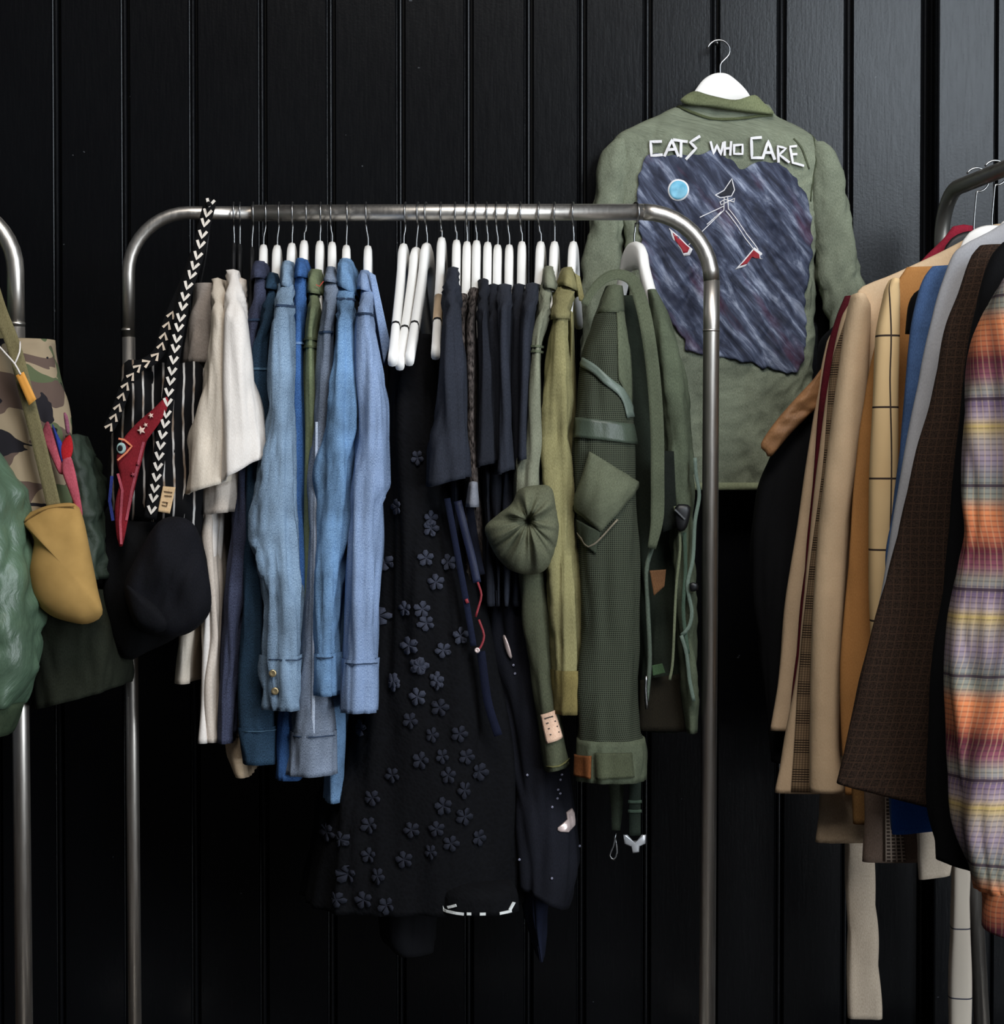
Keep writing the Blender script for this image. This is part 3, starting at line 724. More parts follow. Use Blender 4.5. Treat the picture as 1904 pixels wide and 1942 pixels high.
ribbon('diagonal_tape', Ljs.front, [(1105, 682), (1130, 702), (1150, 722), (1175, 742), (1188, 762), (1197, 790)], 15, TAPE, sl, .004, .003, nw=3)
patch('arm_band', Ljs.front, [(1092, 790), (1198, 804), (1204, 842), (1090, 828)], fabric((64, 74, 62), .2, .06, .45, .5), sl, .005, .004, 14, 6)
pk = patch('pocket_flap', Ljs.front, [(1120, 856), (1214, 918), (1140, 1008), (1088, 965)], fabric((90, 94, 76)), sl, .006, .004, 14, 14, bow=.014)
patch('pocket_edge', Ljs.front, [(1092, 985), (1140, 1008), (1132, 1050), (1100, 1020)], GJD, sl, .004, .003)
ribbon('pocket_seam', Ljs.front, [(1096, 1012), (1116, 1034), (1130, 1032), (1168, 985)], 3, fabric((120, 112, 96)), sl, .005)
def cband(px, py, off=0.0):                       # depth of the collar and front edge: neck is deeper, edge comes forward
    t = min(max((py - 505) / 120, 0), 1); return at(px, py, -.1 - .09 * t - off)
ribbon('front_edge', cband, [(1108, 578), (1120, 556), (1138, 535), (1160, 522), (1182, 522), (1202, 536), (1218, 580), (1230, 640), (1240, 720), (1246, 810), (1247, 900), (1246, 985), (1236, 1040)], lambda t: 14 + 12 * min(1, t * 4) - 10 * max(0, t - .9) * 10, GJ, gj, 0, .006, nw=4)
tube('strap', [at(1236, 1040, -.17), at(1226, 1080, -.17), at(1228, 1150, -.16), at(1232, 1250, -.16), at(1226, 1330, -.16)], .004, fabric((90, 100, 88)), gj, 8)
Lp = Loft([(548, 1228, 1242, -.1, .0), (590, 1233, 1266, -.13, .0), (650, 1238, 1284, -.15, .0), (720, 1244, 1298, -.16, .0), (777, 1248, 1305, -.165, .0), (888, 1256, 1309, -.17, .0), (985, 1268, 1311, -.17, .0), (1100, 1276, 1314, -.17, -.03), (1250, 1288, 1318, -.17, -.05), (1340, 1298, 1320, -.17, -.07), (1392, 1304, 1318, -.17, -.1)], .008, 30, crease=.6, p=.7)
pn = Lp.mesh('front_panel', fabric((88, 96, 78)), gj)
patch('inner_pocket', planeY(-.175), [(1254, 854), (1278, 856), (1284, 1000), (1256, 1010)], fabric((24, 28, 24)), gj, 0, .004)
WEB = fabric((104, 120, 108), .2, .1, .6, .4); BK = plain((18, 18, 20), .4)
PW = planeY(-.182)
ribbon('webbing', PW, [(1318, 868), (1320, 900), (1326, 940), (1318, 990), (1314, 1060), (1304, 1110), (1312, 1160), (1306, 1190), (1292, 1205)], 7, WEB, gj, .002, .003)
ribbon('webbing', PW, [(1292, 1205), (1302, 1240), (1308, 1290), (1316, 1330)], 7, WEB, gj, .004, .003)
ribbon('webbing', PW, [(1280, 960), (1290, 1030), (1282, 1120), (1276, 1250), (1270, 1290)], 5, fabric((110, 116, 92)), gj, .002, .003)
ribbon('webbing', PW, [(1298, 1010), (1300, 1080), (1296, 1160), (1305, 1240)], 7, fabric((70, 88, 74)), gj, .0, .003)
radial('buckle', PW, [(1280, 962), (1296, 956), (1310, 962), (1306, 990), (1298, 1006), (1284, 1004)], (1294, 982), BK, gj, .006, .006, .008)
strokes('buckle_bar', PW, [[(1281, 967), (1298, 984)]], 3, WIRE, gj, .018, .004)
radial('buckle', PW, [(1308, 1106), (1322, 1106), (1324, 1118), (1310, 1122)], (1316, 1114), BK, gj, .004, .005, .008)
patch('leather_tab', planeY(-.176), [(1232, 1082), (1263, 1080), (1260, 1112), (1240, 1130)], fabric((100, 70, 46)), gj, .002, .004)
patch('hem_panel', planeY(-.13), [(1214, 1290), (1298, 1276), (1304, 1388), (1212, 1386)], fabric((34, 30, 22)), gj, 0, .006)
patch('green_tab', planeY(-.15), [(1236, 1262), (1256, 1258), (1262, 1276), (1238, 1282)], fabric((62, 84, 58)), gj, 0, .004)
tube('zip_pull', [at(1226, 1282, -.17), at(1224, 1305, -.17), at(1227, 1345, -.17)], .0028, WIRE, gj, 8)
# hanging straps with buckle below the cuff
ribbon('dangling_strap', planeY(-.14), [(1205, 1480), (1204, 1530), (1204, 1585)], 22, fabric((44, 52, 44)), gj, 0, .004)
for yy in (1520, 1538): ribbon('strap_loop', planeY(-.14), [(1191, yy), (1204, yy + 1), (1217, yy)], 6, fabric((84, 100, 84)), gj, .003, .003)
radial('steel_buckle', planeY(-.145), [(1182, 1583), (1190, 1583), (1192, 1594), (1216, 1594), (1217, 1583), (1225, 1583), (1224, 1600), (1213, 1605), (1212, 1616), (1200, 1618), (1197, 1606), (1184, 1600)], (1204, 1599), plain((225, 228, 232), .3, .6), gj, .003, .005, .004, smooth=False)
ribbon('dangling_strap', planeY(-.12), [(1168, 1480), (1170, 1530), (1168, 1575)], lambda t: 30 - 14 * t, GJD, gj, 0, .004)
tube('clip_ring', [at(1168, 1580, -.125), at(1163, 1605, -.125), at(1156, 1622, -.125), at(1164, 1630, -.125), at(1170, 1616, -.125), at(1167, 1590, -.125)], .002, WIRE, gj, 6)

# --- hangers on the middle rack
HBK = [(443, 460, 444, 440, 'black'), (455, 462, 455, 452, 'black'), (480, 468, 478, 474, 'black')]
for i, (hx, cr_, cx, ex, _) in enumerate(HBK):
    whang(hx, cr_, cx, ex, ['thin black hanger at the left end holding the cream tee', 'thin black hanger second from the left above the white tee', 'thin black hanger just left of the white hangers'][i], mat=BLK, group=None, t=.0042, drop=.12, L=.14)
HW = [(504, 463, 500, 494, 'white hanger holding the washed navy shirt'), (529, 464, 526, 514, 'white hanger holding the dark teal denim shirt'),
      (555, 460, 554, 541, 'white hanger holding the light chambray shirt with snap cuff'), (581, 455, 577, 570, 'white hanger holding the saturated mid blue shirt'),
      (608, 456, 607, 600, 'white hanger holding the faded olive shirt among the blues'), (627, 458, 630, 628, 'white hanger holding the grey blue chambray shirt'),
      (658, 464, 657, 655, 'white hanger holding the bright light blue denim shirt'), (694, 465, 698, 694, 'white hanger holding the rightmost pale blue shirt'),
      (769, 461, 766, 744, 'bare white hanger, leftmost of the three over the flowered dress'), (793, 468, 790, 758, 'bare white hanger in the middle of three over the flowered dress'),
      (808, 460, 810, 776, 'bare white hanger turned to show its side over the flowered dress'), (836, 449, 838, 826, 'white hanger with beige band near its tip'),
      (863, 454, 866, 862, 'white hanger holding the leftmost charcoal tee'), (885, 457, 886, 880, 'white hanger over the left lace top'),
      (902, 455, 904, 899, 'white hanger over the lace top with grey cuff'), (923, 458, 925, 921, 'white hanger over the dark tee right of lace tops'),
      (941, 463, 944, 939, 'white hanger over the squeezed dark tee'), (963, 463, 966, 962, 'white hanger over the creased charcoal tee'),
      (987, 457, 990, 985, 'white hanger over the recessed near black tee'), (1022, 457, 1026, 1012, 'white hanger over the rightmost charcoal tee'),
      (1052, 457, 1052, 1040, 'white hanger holding the knotted olive shirt'), (1087, 457, 1088, 1072, 'white hanger holding the khaki shirt')]
for i, (hx, cr_, cx, ex, lb) in enumerate(HW):
    kw = dict(drop=.2, L=.2) if 8 <= i <= 11 else dict(drop=.12, L=.14) if i < 8 or i > 19 else dict(drop=.17, L=.16)
    if 8 <= i <= 10: kw['bands'] = ((-.148, -.145, BLK),)
    if i == 11: kw['bands'] = ((-.15, -.11, BEIGE), (-.153, -.15, BLK))
    h = whang(hx, cr_, cx, ex, lb, **kw)
hj = hanger(1205, 458, 1203, math.radians(17), WH, 'white hanger at the right rack end holding the green utility jacket', G_W, drop=.125, L=.11, t=.009)

# ============================================================ JACKET ON THE WALL
YJ = YW - .045
wj = thing('painted_army_jacket', 'olive army jacket on the wall with lettering and figure painted across its back', 'jacket', at(1365, 180, YJ))
JK = fabric((122, 128, 110), .16, .15, wrinkle=.8)
Lw = Loft([(196, 1292, 1462, YJ - .03, YJ + .02), (214, 1250, 1474, YJ - .034, YJ + .022), (236, 1200, 1512, YJ - .036, YJ + .024), (258, 1168, 1545, YJ - .038, YJ + .026), (290, 1158, 1560, YJ - .04, YJ + .028), (350, 1172, 1550, YJ - .042, YJ + .03), (462, 1186, 1546, YJ - .044, YJ + .03), (612, 1196, 1540, YJ - .046, YJ + .03), (760, 1198, 1540, YJ - .048, YJ + .03), (930, 1186, 1538, YJ - .05, YJ + .03)], .014, 12, 5, seed=31, p=.55, top=.35, crease=.55)
jb = Lw.mesh('back', JK, wj, dense=2.5)
Lr = Loft([(268, 1538, 1566, YJ - .03, YJ + .02), (285, 1540, 1584, YJ - .036, YJ + .024), (359, 1541, 1601, YJ - .04, YJ + .028), (447, 1543, 1618, YJ - .042, YJ + .03), (520, 1548, 1631, YJ - .044, YJ + .03), (560, 1566, 1635, YJ - .044, YJ + .03), (640, 1582, 1643, YJ - .044, YJ + .03), (850, 1590, 1652, YJ - .044, YJ + .03), (925, 1592, 1650, YJ - .044, YJ + .03)], .013, 24, 6, crease=.8)
Lr.mesh('sleeve', JK, wj)
Lf = Loft([(262, 1162, 1196, YJ - .03, YJ + .02), (285, 1145, 1196, YJ - .036, YJ + .024), (373, 1127, 1184, YJ - .04, YJ + .028), (490, 1112, 1178, YJ - .042, YJ + .03), (640, 1101, 1172, YJ - .044, YJ + .03), (850, 1096, 1166, YJ - .044, YJ + .03), (925, 1100, 1162, YJ - .044, YJ + .03)], .013, 24, 6, crease=.8)
Lf.mesh('sleeve', JK, wj)
radial('collar', planeY(YJ - .035), [(1290, 190), (1316, 173), (1345, 180), (1388, 189), (1412, 186), (1432, 180), (1450, 196), (1468, 215), (1440, 216), (1394, 211), (1340, 203), (1305, 199)], (1375, 198), fabric((112, 118, 88)), wj, .012, .012, .004, 6, None, 6)
ribbon('neck_seam', Lw.front, [(1286, 199), (1310, 212), (1345, 224), (1390, 226), (1440, 220), (1466, 217)], 5, fabric((84, 90, 64)), wj, .003, .002)
ribbon('shoulder_seam', Lw.front, [(1543, 250), (1548, 300), (1541, 350), (1538, 380)], 2, fabric((76, 82, 62)), wj, .002)
ribbon('hem', Lw.front, [(1190 + i * 34.6, 922) for i in range(11)], 14, fabric((134, 140, 112)), wj, .004, .003, smooth=False)
ribbon('yoke_pleat', Lw.front, [(1505, 262), (1520, 280), (1534, 320)], 3, fabric((92, 98, 78)), wj, .002)
# painted sky
n = NT('brushed_paint')
stre = n.noise(9, 6, n.rmap((6.0, 1.1), math.radians(-38)), .65, .5); bl = n.noise(6, 3, n.map((1, 1), 0, (2, 5, 0))); rd = n.noise(9, 3, n.rmap((2.6, .6), math.radians(-36), (7, 1.3, 0)))
cc = n.ramp(stre, [(.33, (26, 29, 40)), (.46, (54, 59, 77)), (.55, (88, 96, 118)), (.66, (162, 170, 190))])
cc = n.mix(n.ramp(bl, [(.4, (0, 0, 0)), (.62, (190, 190, 190))]), cc, (40, 44, 62))
cc = n.mix(n.ramp(rd, [(.56, (0, 0, 0)), (.7, (170, 170, 170))]), cc, (98, 44, 66))
n.bump(stre, .2, .001)
PAINT = n.out(cc, .75, 0, .25)
radial('painted_panel', Lw.front, [(1229, 296), (1265, 294), (1318, 296), (1350, 286), (1382, 304), (1409, 322), (1432, 310), (1482, 316), (1512, 346), (1532, 388), (1538, 447), (1537, 506), (1526, 560), (1526, 610), (1522, 660), (1510, 706), (1476, 703), (1423, 691), (1379, 679), (1306, 668), (1296, 640), (1262, 600), (1238, 540), (1222, 491), (1213, 432), (1210, 344)], (1375, 490), PAINT, wj, 0, .009, .0060, 44, None, 4, jit=.035)
def c3(*p): return [(1100 + x * .2941, 50 + y * .2941) for x, y in p]
WP = plain((226, 224, 226), .7)
LET = [[[(520, 745), (455, 745), (460, 835), (525, 830)]], [[(545, 835), (590, 735), (630, 835)], [(560, 800), (615, 795)]], [[(605, 735), (685, 745)], [(650, 745), (648, 840)]], [[(765, 715), (708, 750), (745, 790), (685, 855)]],
       [[(840, 750), (860, 825), (880, 765), (905, 830), (920, 755)]], [[(930, 750), (930, 830)], [(970, 750), (965, 830)], [(930, 790), (968, 788)]], [[(990, 770), (1045, 765), (1045, 825), (990, 825), (990, 770)]],
       [[(1160, 720), (1100, 725), (1105, 850), (1165, 850)]], [[(1175, 850), (1210, 740), (1250, 855)], [(1190, 815), (1235, 815)]], [[(1275, 875), (1270, 775), (1320, 790), (1280, 830), (1335, 880)]], [[(1385, 775), (1345, 780), (1360, 885), (1430, 900)], [(1352, 830), (1385, 828)]]]
for i, g in enumerate(LET): strokes('letter', Lw.front, [c3(*l) for l in g], 5.2 if i < 4 or 6 < i < 9 else 4.4, WP, wj, .0074, .004)
strokes('drawn_figure', Lw.front, [c3(*l) for l in ([(925, 1110), (922, 1190), (820, 1290), (700, 1410)], [(918, 1165), (770, 1235)], [(905, 1200), (815, 1280)], [(935, 1195), (1120, 1450)], [(952, 1185), (1142, 1440)], [(945, 1110), (950, 1185)],
        [(870, 1090), (925, 1060), (975, 985), (990, 1060), (970, 1100), (900, 1108), (870, 1090)], [(900, 1135), (930, 1120), (985, 1140), (990, 1115), (905, 1155), (900, 1135)])], 1.6, WP, wj, .0076, .004)
radial('painted_head', Lw.front, c3((885, 1090), (930, 1065), (972, 1000), (982, 1060), (965, 1093), (905, 1098)), c3((945, 1070))[0], plain((38, 40, 48), .8), wj, 0, .004, .0068, 4, smooth=False)
radial('painted_moon', Lw.front, [(1286 + 20 * math.cos(a * math.pi / 12), 361 + 21 * math.sin(a * math.pi / 12)) for a in range(24)], (1286, 361), WP, wj, 0, .004, .0070, 4, smooth=False)
n = NT('sky_blue_paint'); radial('moon_centre', Lw.front, [(1286 + 17 * math.cos(a * math.pi / 12), 361 + 18 * math.sin(a * math.pi / 12)) for a in range(24)], (1286, 361), n.out(n.ramp(n.noise(40, 3), [(.35, (96, 172, 204)), (.65, (140, 200, 224))]), .75), wj, 0, .002, .0076, 4, smooth=False)
SH = [c3((572, 1300), (640, 1360), (690, 1410), (722, 1440), (705, 1478), (668, 1485), (648, 1440), (595, 1372)), c3((1118, 1428), (1168, 1465), (1170, 1505), (1130, 1500), (1112, 1480), (1062, 1550), (992, 1572), (1035, 1528))]
RED = plain((150, 34, 46), .75)
for s_ in SH:
    c = tuple(np.mean(np.array(s_), 0)); 
    if s_ is SH[1]: c = c3((1100, 1490))[0]
    w = radial('painted_boot', Lw.front, s_, c, WP, wj, 0, .004, .0070, 4, smooth=False)
    radial('boot_fill', Lw.front, [(c[0] + (x - c[0]) * .72, c[1] + (y - c[1]) * .72) for x, y in s_], c, RED, w, 0, .002, .0076, 4, smooth=False)
hw_ = thing('clothes_hanger', 'white hanger with wire hook holding the painted army jacket on the wall', 'hanger', at(1362, 78, YJ))
hkp = [(1341, 92), (1346, 84), (1354, 78), (1364, 76), (1376, 80), (1384, 92), (1382, 104), (1374, 113), (1366, 123), (1366, 145)]
tube('hook', [at(x, y, YJ) for x, y in hkp], .0019, WIRE, hw_, 8, True, .004)
radial('arms', planeY(YJ - .006), [(1316, 176), (1322, 166), (1334, 151), (1350, 141), (1366, 138), (1381, 141), (1395, 151), (1409, 164), (1420, 178), (1434, 204), (1440, 222), (1440, 232), (1420, 230), (1367, 214), (1320, 230), (1304, 232), (1300, 224), (1306, 200)], (1367, 185), WH, hw_, .002, .012, 0, 8, None, 5)
nl = tag(tube('nail', [at(1360, 82, YW + .01), at(1360, 81, YJ - .01)], .0022, WIRE, None, 8, False), 'small steel nail in the wall carrying the painted jacket hanger', 'nail')

# ============================================================ BLACK STRIPED BAG WITH CHEVRON STRAPS
n = NT('striped_ikat')
wob = n.noise(9, 3, n.map((1, 1)))
ux = n.math('ADD', n.u, n.math('MULTIPLY', n.math('SUBTRACT', wob, .5), .012))
stp = n.math('FRACT', n.math('DIVIDE', ux, .0175))
brk = n.math('GREATER_THAN', n.noise(30, 2, n.map((1.6, .4))), .36)
mk = n.math('MULTIPLY', n.math('LESS_THAN', stp, .2), brk)
STRP = n.out(n.mix(mk, (10, 10, 12), n.ramp(n.noise(20, 2), [(.4, (120, 104, 90)), (.6, (186, 182, 178))])), .9, 0, .15)
sb = thing('striped_shoulder_bag', 'black woven bag with broken white stripes hung by chevron straps', 'bag', at(300, 690, -.12))
def bagfn(r, a, q): return .016 * noise.noise(Vector((q[0] * .022, q[1] * .011, 1))) + .008 * (.4 - abs(noise.noise(Vector((q[0] * .03 + q[1] * .012, q[1] * .012, 5)))))
BS = planeY(-.16)
radial('bag_body', BS, [(234, 690), (270, 684), (330, 690), (384, 694), (392, 800), (392, 900), (386, 990), (370, 1030), (300, 1000), (230, 985), (204, 960), (206, 870), (220, 770)], (300, 840), STRP, sb, .035, .09, 0, 20, bagfn, 10)
radial('bag_base', BS, [(204, 960), (240, 985), (300, 985), (370, 1000), (396, 1060), (392, 1150), (340, 1205), (280, 1236), (240, 1250), (205, 1200), (194, 1100), (196, 1010)], (290, 1090), fabric((9, 9, 11)), sb, .03, .08, .003, 16, bagfn, 12)
STRB = fabric((11, 11, 13))
s1 = [(400, 378), (390, 416), (377, 476), (366, 512), (352, 556), (341, 610), (333, 657), (325, 711), (319, 752), (314, 796), (306, 834), (298, 894), (285, 984)]
def strapsurf(px, py, off=0.0):
    t = min(max((py - 395) / 300, 0), 1); return at(px, py, -.02 - .19 * t ** .6 - off)
st1 = ribbon('strap', strapsurf, s1, 24, STRB, sb, 0, .004)
tube('strap_over_rail', [at(398, 392, -.022), Vector((at(396, 380, 0).x, -.012, RODZ + .017)), Vector((at(393, 380, 0).x, .014, RODZ + .015)), Vector((at(388, 400, 0).x, .02, RODZ - .03)), at(375, 470, .0), at(355, 540, -.06)], .006, STRB, sb, 8)
s2 = [(372, 480), (350, 540), (328, 590), (314, 627), (303, 665), (285, 684), (265, 694), (250, 712), (238, 734), (226, 768), (214, 798), (204, 816)]
st2 = ribbon('strap', strapsurf, s2, 22, STRB, sb, -.012, .004)
CHW = fabric((222, 214, 204), .08)
def chevrons(path, strap, w, h, spacing, off, flip=1, start=0, tint=CHW):
    L = smooth_line(path, 3); acc = 0; nxt = start
    for i in range(1, len(L) - 1):
        acc += np.linalg.norm(L[i] - L[i - 1])
        if acc >= nxt:
            nxt += spacing; p = L[i]; d = (L[i + 1] - L[i - 1]); d /= np.linalg.norm(d); nn = np.array((-d[1], d[0]))
            a = p + nn * w - d * h * flip; b = p + d * h * .7 * flip; c = p - nn * w - d * h * flip
            strokes('chevron', strapsurf, [[a, b, c]], 5.2, tint, strap, off, .002)
chevrons(s1, st1, 6.5, 7, 20.5, .003, 1, 6)
chevrons(s2[2:], st2, 6, 6, 21, -.009, -1, 4, fabric((200, 184, 166), .1))
# embroidered red bird patch
RB = fabric((122, 30, 38), .25); PK = fabric((164, 76, 88), .3); CRE = fabric((220, 190, 176), .1)
BP = planeY(-.205)
radial('red_applique', BP, [(316, 752), (318, 772), (304, 800), (288, 822), (278, 838), (270, 870), (262, 900), (248, 960), (232, 1036), (222, 1020), (218, 960), (228, 910), (222, 880), (222, 862), (234, 832), (262, 800), (290, 776)], (258, 862), RB, sb, .004, .006, .006, 8, None, 8)
for (x, y, r, m) in ((268, 816, 9, CRE), (286, 788, 6, CRE), (276, 806, 5, CRE), (252, 900, 5, PK), (262, 880, 4, PK)):
    radial('embroidered_flower', BP, [(x + (r if i % 2 else r * .45) * math.cos(i * math.pi / 5), y + (r if i % 2 else r * .45) * math.sin(i * math.pi / 5)) for i in range(10)], (x, y), m, sb, .001, .002, .013, 3, smooth=False)
radial('embroidered_eye', BP, [(230 + 9 * math.cos(i * .785), 850 + 11 * math.sin(i * .785)) for i in range(8)], (230, 850), fabric((150, 176, 172)), sb, .0005, .003, .0105, 3)
radial('eye_pupil', BP, [(228 + 5 * math.cos(i * .785), 850 + 6 * math.sin(i * .785)) for i in range(8)], (228, 850), plain((10, 10, 10)), sb, .0003, .002, .0115, 3)
strokes('eye_outline', BP, [[(224, 872), (240, 858), (250, 846), (236, 834), (226, 832)]], 3.5, fabric((216, 130, 96)), sb, .014)
strokes('pink_embroidery', BP, [[(272, 840), (262, 880), (250, 930), (240, 985)], [(224, 900), (232, 930), (228, 990), (230, 1030)]], 5, PK, sb, .0105)
strokes('blue_embroidery', BP, [[(212, 905), (208, 950), (214, 985)]], 6, fabric((40, 50, 110)), sb, .004)
lbp = patch('woven_label', planeY(-.2), [(309, 922), (333, 924), (322, 974), (299, 970)], fabric((196, 166, 128)), sb, .006, .004)
strokes('label_marks', planeY(-.2), [[(312, 932), (326, 934)], [(313, 940), (325, 941)], [(309, 952), (318, 953), (316, 960), (308, 958)]], 2, fabric((110, 84, 60)), lbp, .008)
bb = thing('black_bucket_bag', 'soft black bucket bag hanging in front of the striped bag', 'bag', at(310, 1000, -.2))
radial('bag_body', planeY(-.225), [(300, 990), (340, 980), (372, 1000), (388, 1060), (400, 1120), (396, 1165), (360, 1200), (310, 1208), (262, 1190), (242, 1150), (236, 1108), (262, 1050)], (318, 1110), fabric((17, 17, 22)), bb, .05, .06, 0, 16, bagfn, 10)
radial('base_seam', planeY(-.225), [(240, 1110), (262, 1122), (300, 1152), (320, 1185), (300, 1200), (262, 1186), (244, 1150)], (278, 1158), fabric((13, 13, 17)), bb, .02, .01, .032, 8, None, 8)

# ============================================================ THINGS ON THE LEFT RACK
n = NT('camouflage')
a1 = n.noise(13, 2, n.map((1, 1.3)), .4, .6); a2 = n.noise(12, 2, n.map((1, 1.3), .4, (5, 3, 0)), .4, .6); a3 = n.noise(14, 2, n.map((1, 1.4), .2, (9, 8, 0)), .4, .6)
cm = n.mix(n.math('GREATER_THAN', a1, .52), (148, 132, 108), (92, 76, 68))
cm = n.mix(n.math('GREATER_THAN', a2, .58), cm, (84, 92, 66)); cm = n.mix(n.math('GREATER_THAN', a3, .585), cm, (34, 32, 36))
CAMO = n.out(cm, .9, 0, .15)
cb = thing('camouflage_bag', 'camouflage canvas bag on the left rack with olive shoulder strap', 'bag', at(40, 640, -.18))
Lc_ = Loft([(642, -40, 101, -.2, -.12), (700, -60, 106, -.22, -.1), (766, -80, 119, -.235, -.1), (834, -90, 126, -.24, -.1), (900, -90, 140, -.24, -.1), (985, -80, 152, -.24, -.1)], .007, 20, 6, p=.7, top=.8)
cbody = Lc_.mesh('bag_body', CAMO, cb)
KS = fabric((112, 104, 74), .1)
def ls(px, py, off=0.0): return at(px, py, (-.2 - .065 * min(max((py - 540) / 160, 0), 1)) - off)
def ls2(px, py, off=0.0): return at(px, py, YL - .018 - .082 * min(max((py - 395) / 125, 0), 1) - off)
ribbon('upper_strap', ls2, [(-64, 376), (-58, 400), (-42, 460), (-22, 522)], 27, KS, cb, .0, .004, nw=4)
ribbon('back_strap', lambda px, py, off=0.0: at(px, py, YL + .018 - .07 * min(max((py - 395) / 240, 0), 1) - off), [(-66, 376), (-60, 400), (-30, 520), (10, 650)], 27, KS, cb, .0, .004, nw=4)
tube('strap_fold', [Vector((at(-64, 380, YL).x + dx_, yy, c2.z + .0165)) for dx_, yy in ((.0, YL - .019), (.0, YL), (.0, YL + .019))], .004, KS, cb, 8, False)
ribbon('shoulder_strap', ls, [(-22, 520), (0, 590), (27, 660), (52, 755), (76, 850), (102, 960)], 27, KS, cb, .0, .004, nw=4)
tg = thing('hang_tag', 'small orange paper tag on white string over the camouflage bag', 'tag', at(28, 690, -.27))
patch('card', planeY(-.278), [(30, 712), (45, 705), (69, 757), (55, 769)], plain((214, 148, 62), .7), tg, 0, .0015, 3, 5)
tube('string', [at(-6, 652, -.262), at(12, 672, -.272), at(28, 690, -.276), at(39, 710, -.279)], .0016, WHT, tg, 6)
tube('string', [at(38, 648, -.25), at(37, 668, -.268), at(28, 690, -.274)], .0014, WHT, tg, 6)
for i, (out, c, m, lbn) in enumerate([
    ([(92, 802), (100, 820), (116, 886), (110, 896), (96, 860), (85, 826)], (101, 850), PK, 'pink'), ([(102, 806), (112, 830), (124, 858), (118, 880), (108, 840)], (113, 848), fabric((44, 62, 140)), 'blue'),
    ([(131, 826), (136, 850), (130, 874), (120, 872), (118, 846)], (127, 852), fabric((176, 34, 40)), 'red'), ([(124, 872), (134, 868), (142, 900), (152, 970), (148, 978), (132, 930), (122, 895)], (136, 915), PK, 'rose'), ([(122, 784), (128, 790), (131, 818), (126, 820)], (127, 803), fabric((150, 90, 110)), 'dusky')]):
    if i == 0: sf = thing('patterned_scarf', 'pink, blue and red patterned scarf poking out beside the camouflage bag', 'scarf', at(112, 800, -.2))
    radial(lbn + '_fold', planeY(-.25), [(c[0] + (x - c[0]) * 1.3, c[1] + (y - c[1]) * 1.06) for x, y in out], c, m, sf, .004, .005, .002 * i, 8, None, 6)
pc = thing('tan_pouch', 'tan canvas pouch bag with open top under the camouflage strap', 'bag', at(115, 960, -.25))
n = NT('tan_canvas'); TAN = n.out(n.ramp(n.noise(12, 4), [(.3, (150, 118, 66)), (.7, (178, 142, 84))]), .9, 0, .15)
radial('pouch_body', planeY(-.265), [(40, 986), (70, 966), (100, 957), (141, 955), (157, 980), (172, 1050), (186, 1120), (194, 1165), (167, 1183), (134, 1180), (94, 1166), (64, 1134), (54, 1084), (64, 1024)], (118, 1070), TAN, pc, .04, .05, 0, 16, lambda r, a, q: .010 * noise.noise(Vector((q[0] * .02, q[1] * .007, 8))), 10)
ribbon('rim_hem', planeY(-.27), [(46, 990), (72, 972), (102, 963), (141, 960)], 2.5, fabric((120, 92, 50)), pc, .012, .003)
bj = thing('bomber_jacket', 'shiny green satin bomber jacket at the left picture edge', 'jacket', at(-60, 860, -.28))
SAT = fabric((80, 102, 82), .15, .05, .38, .55, 0, .9, 500)
Lbj = Loft([(560, -215, -150, -.2, -.1), (620, -205, -110, -.27, -.14), (720, -180, -70, -.29, -.17), (800, -150, -40, -.295, -.19), (840, -130, -20, -.3, -.2), (887, -120, 2, -.32, -.19), (934, -110, 37, -.33, -.19), (1017, -105, 44, -.335, -.19), (1118, -100, 57, -.34, -.19), (1201, -90, 67, -.34, -.19), (1268, -80, 69, -.34, -.19), (1310, -66, 52, -.335, -.2), (1345, -52, 36, -.33, -.21)], .013, 15, 10, crease=.35, top=.9)
Lbj.mesh('sleeve', SAT, bj)
Lbb = Loft([(545, -250, -170, -.17, -.03), (600, -270, -150, -.24, .03), (700, -280, -140, -.26, .06), (1000, -290, -130, -.26, .08), (1290, -280, -125, -.25, .08)], .012, 18, 6, crease=.3)
Lbb.mesh('body', SAT, bj); Lbw = Loft([(1285, -272, -132, -.24, .07), (1345, -265, -138, -.23, .06)], .003, 60); Lbw.mesh('knit_waistband', fabric((54, 66, 48)), bj)
Lbn = Loft([(515, -238, -182, -.16, -.04), (556, -246, -174, -.175, -.025)], .002, 60); Lbn.mesh('knit_collar', fabric((54, 66, 48)), bj)
hanger(0, 0, None, 0, BLK, 'black hanger beyond the left picture edge holding the bomber jacket', None, drop=.12, L=.13, top=Vector((at(-210, 400, YL).x, YL, c2.z + .0145 + .0018)), cp=at(-210, 490, YL))
Lbc = Loft([(1340, -50, 37, -.325, -.215), (1370, -44, 28, -.325, -.22), (1400, -38, 14, -.325, -.22)], .002, 60); Lbc.mesh('knit_cuff', fabric((54, 66, 48)), bj)
qj = thing('quilted_jacket', 'dark green quilted jacket edge behind the tan pouch', 'jacket', at(170, 850, -.16))
Lq2 = Loft([(826, 130, 150, -.22, -.1), (880, 132, 172, -.22, -.08), (950, 140, 190, -.22, -.06), (1030, 140, 202, -.22, -.06), (1100, 140, 200, -.22, -.06)], .009, 40, 26, top=.9, crease=.8)
Lq2.mesh('body', fabric((44, 54, 44), .15, .05, .6, .35), qj)
dj = thing('olive_coat', 'very dark olive coat hem below the tan pouch', 'coat', at(130, 1150, -.12))
Ldj = Loft([(1120, 40, 215, -.2, .0), (1200, 50, 235, -.2, .0), (1260, 58, 240, -.2, .0), (1330, 60, 236, -.2, .0, .25)], .008, 24, 6, p=.7)
Ldj.mesh('body', fabric((34, 37, 28)), dj)

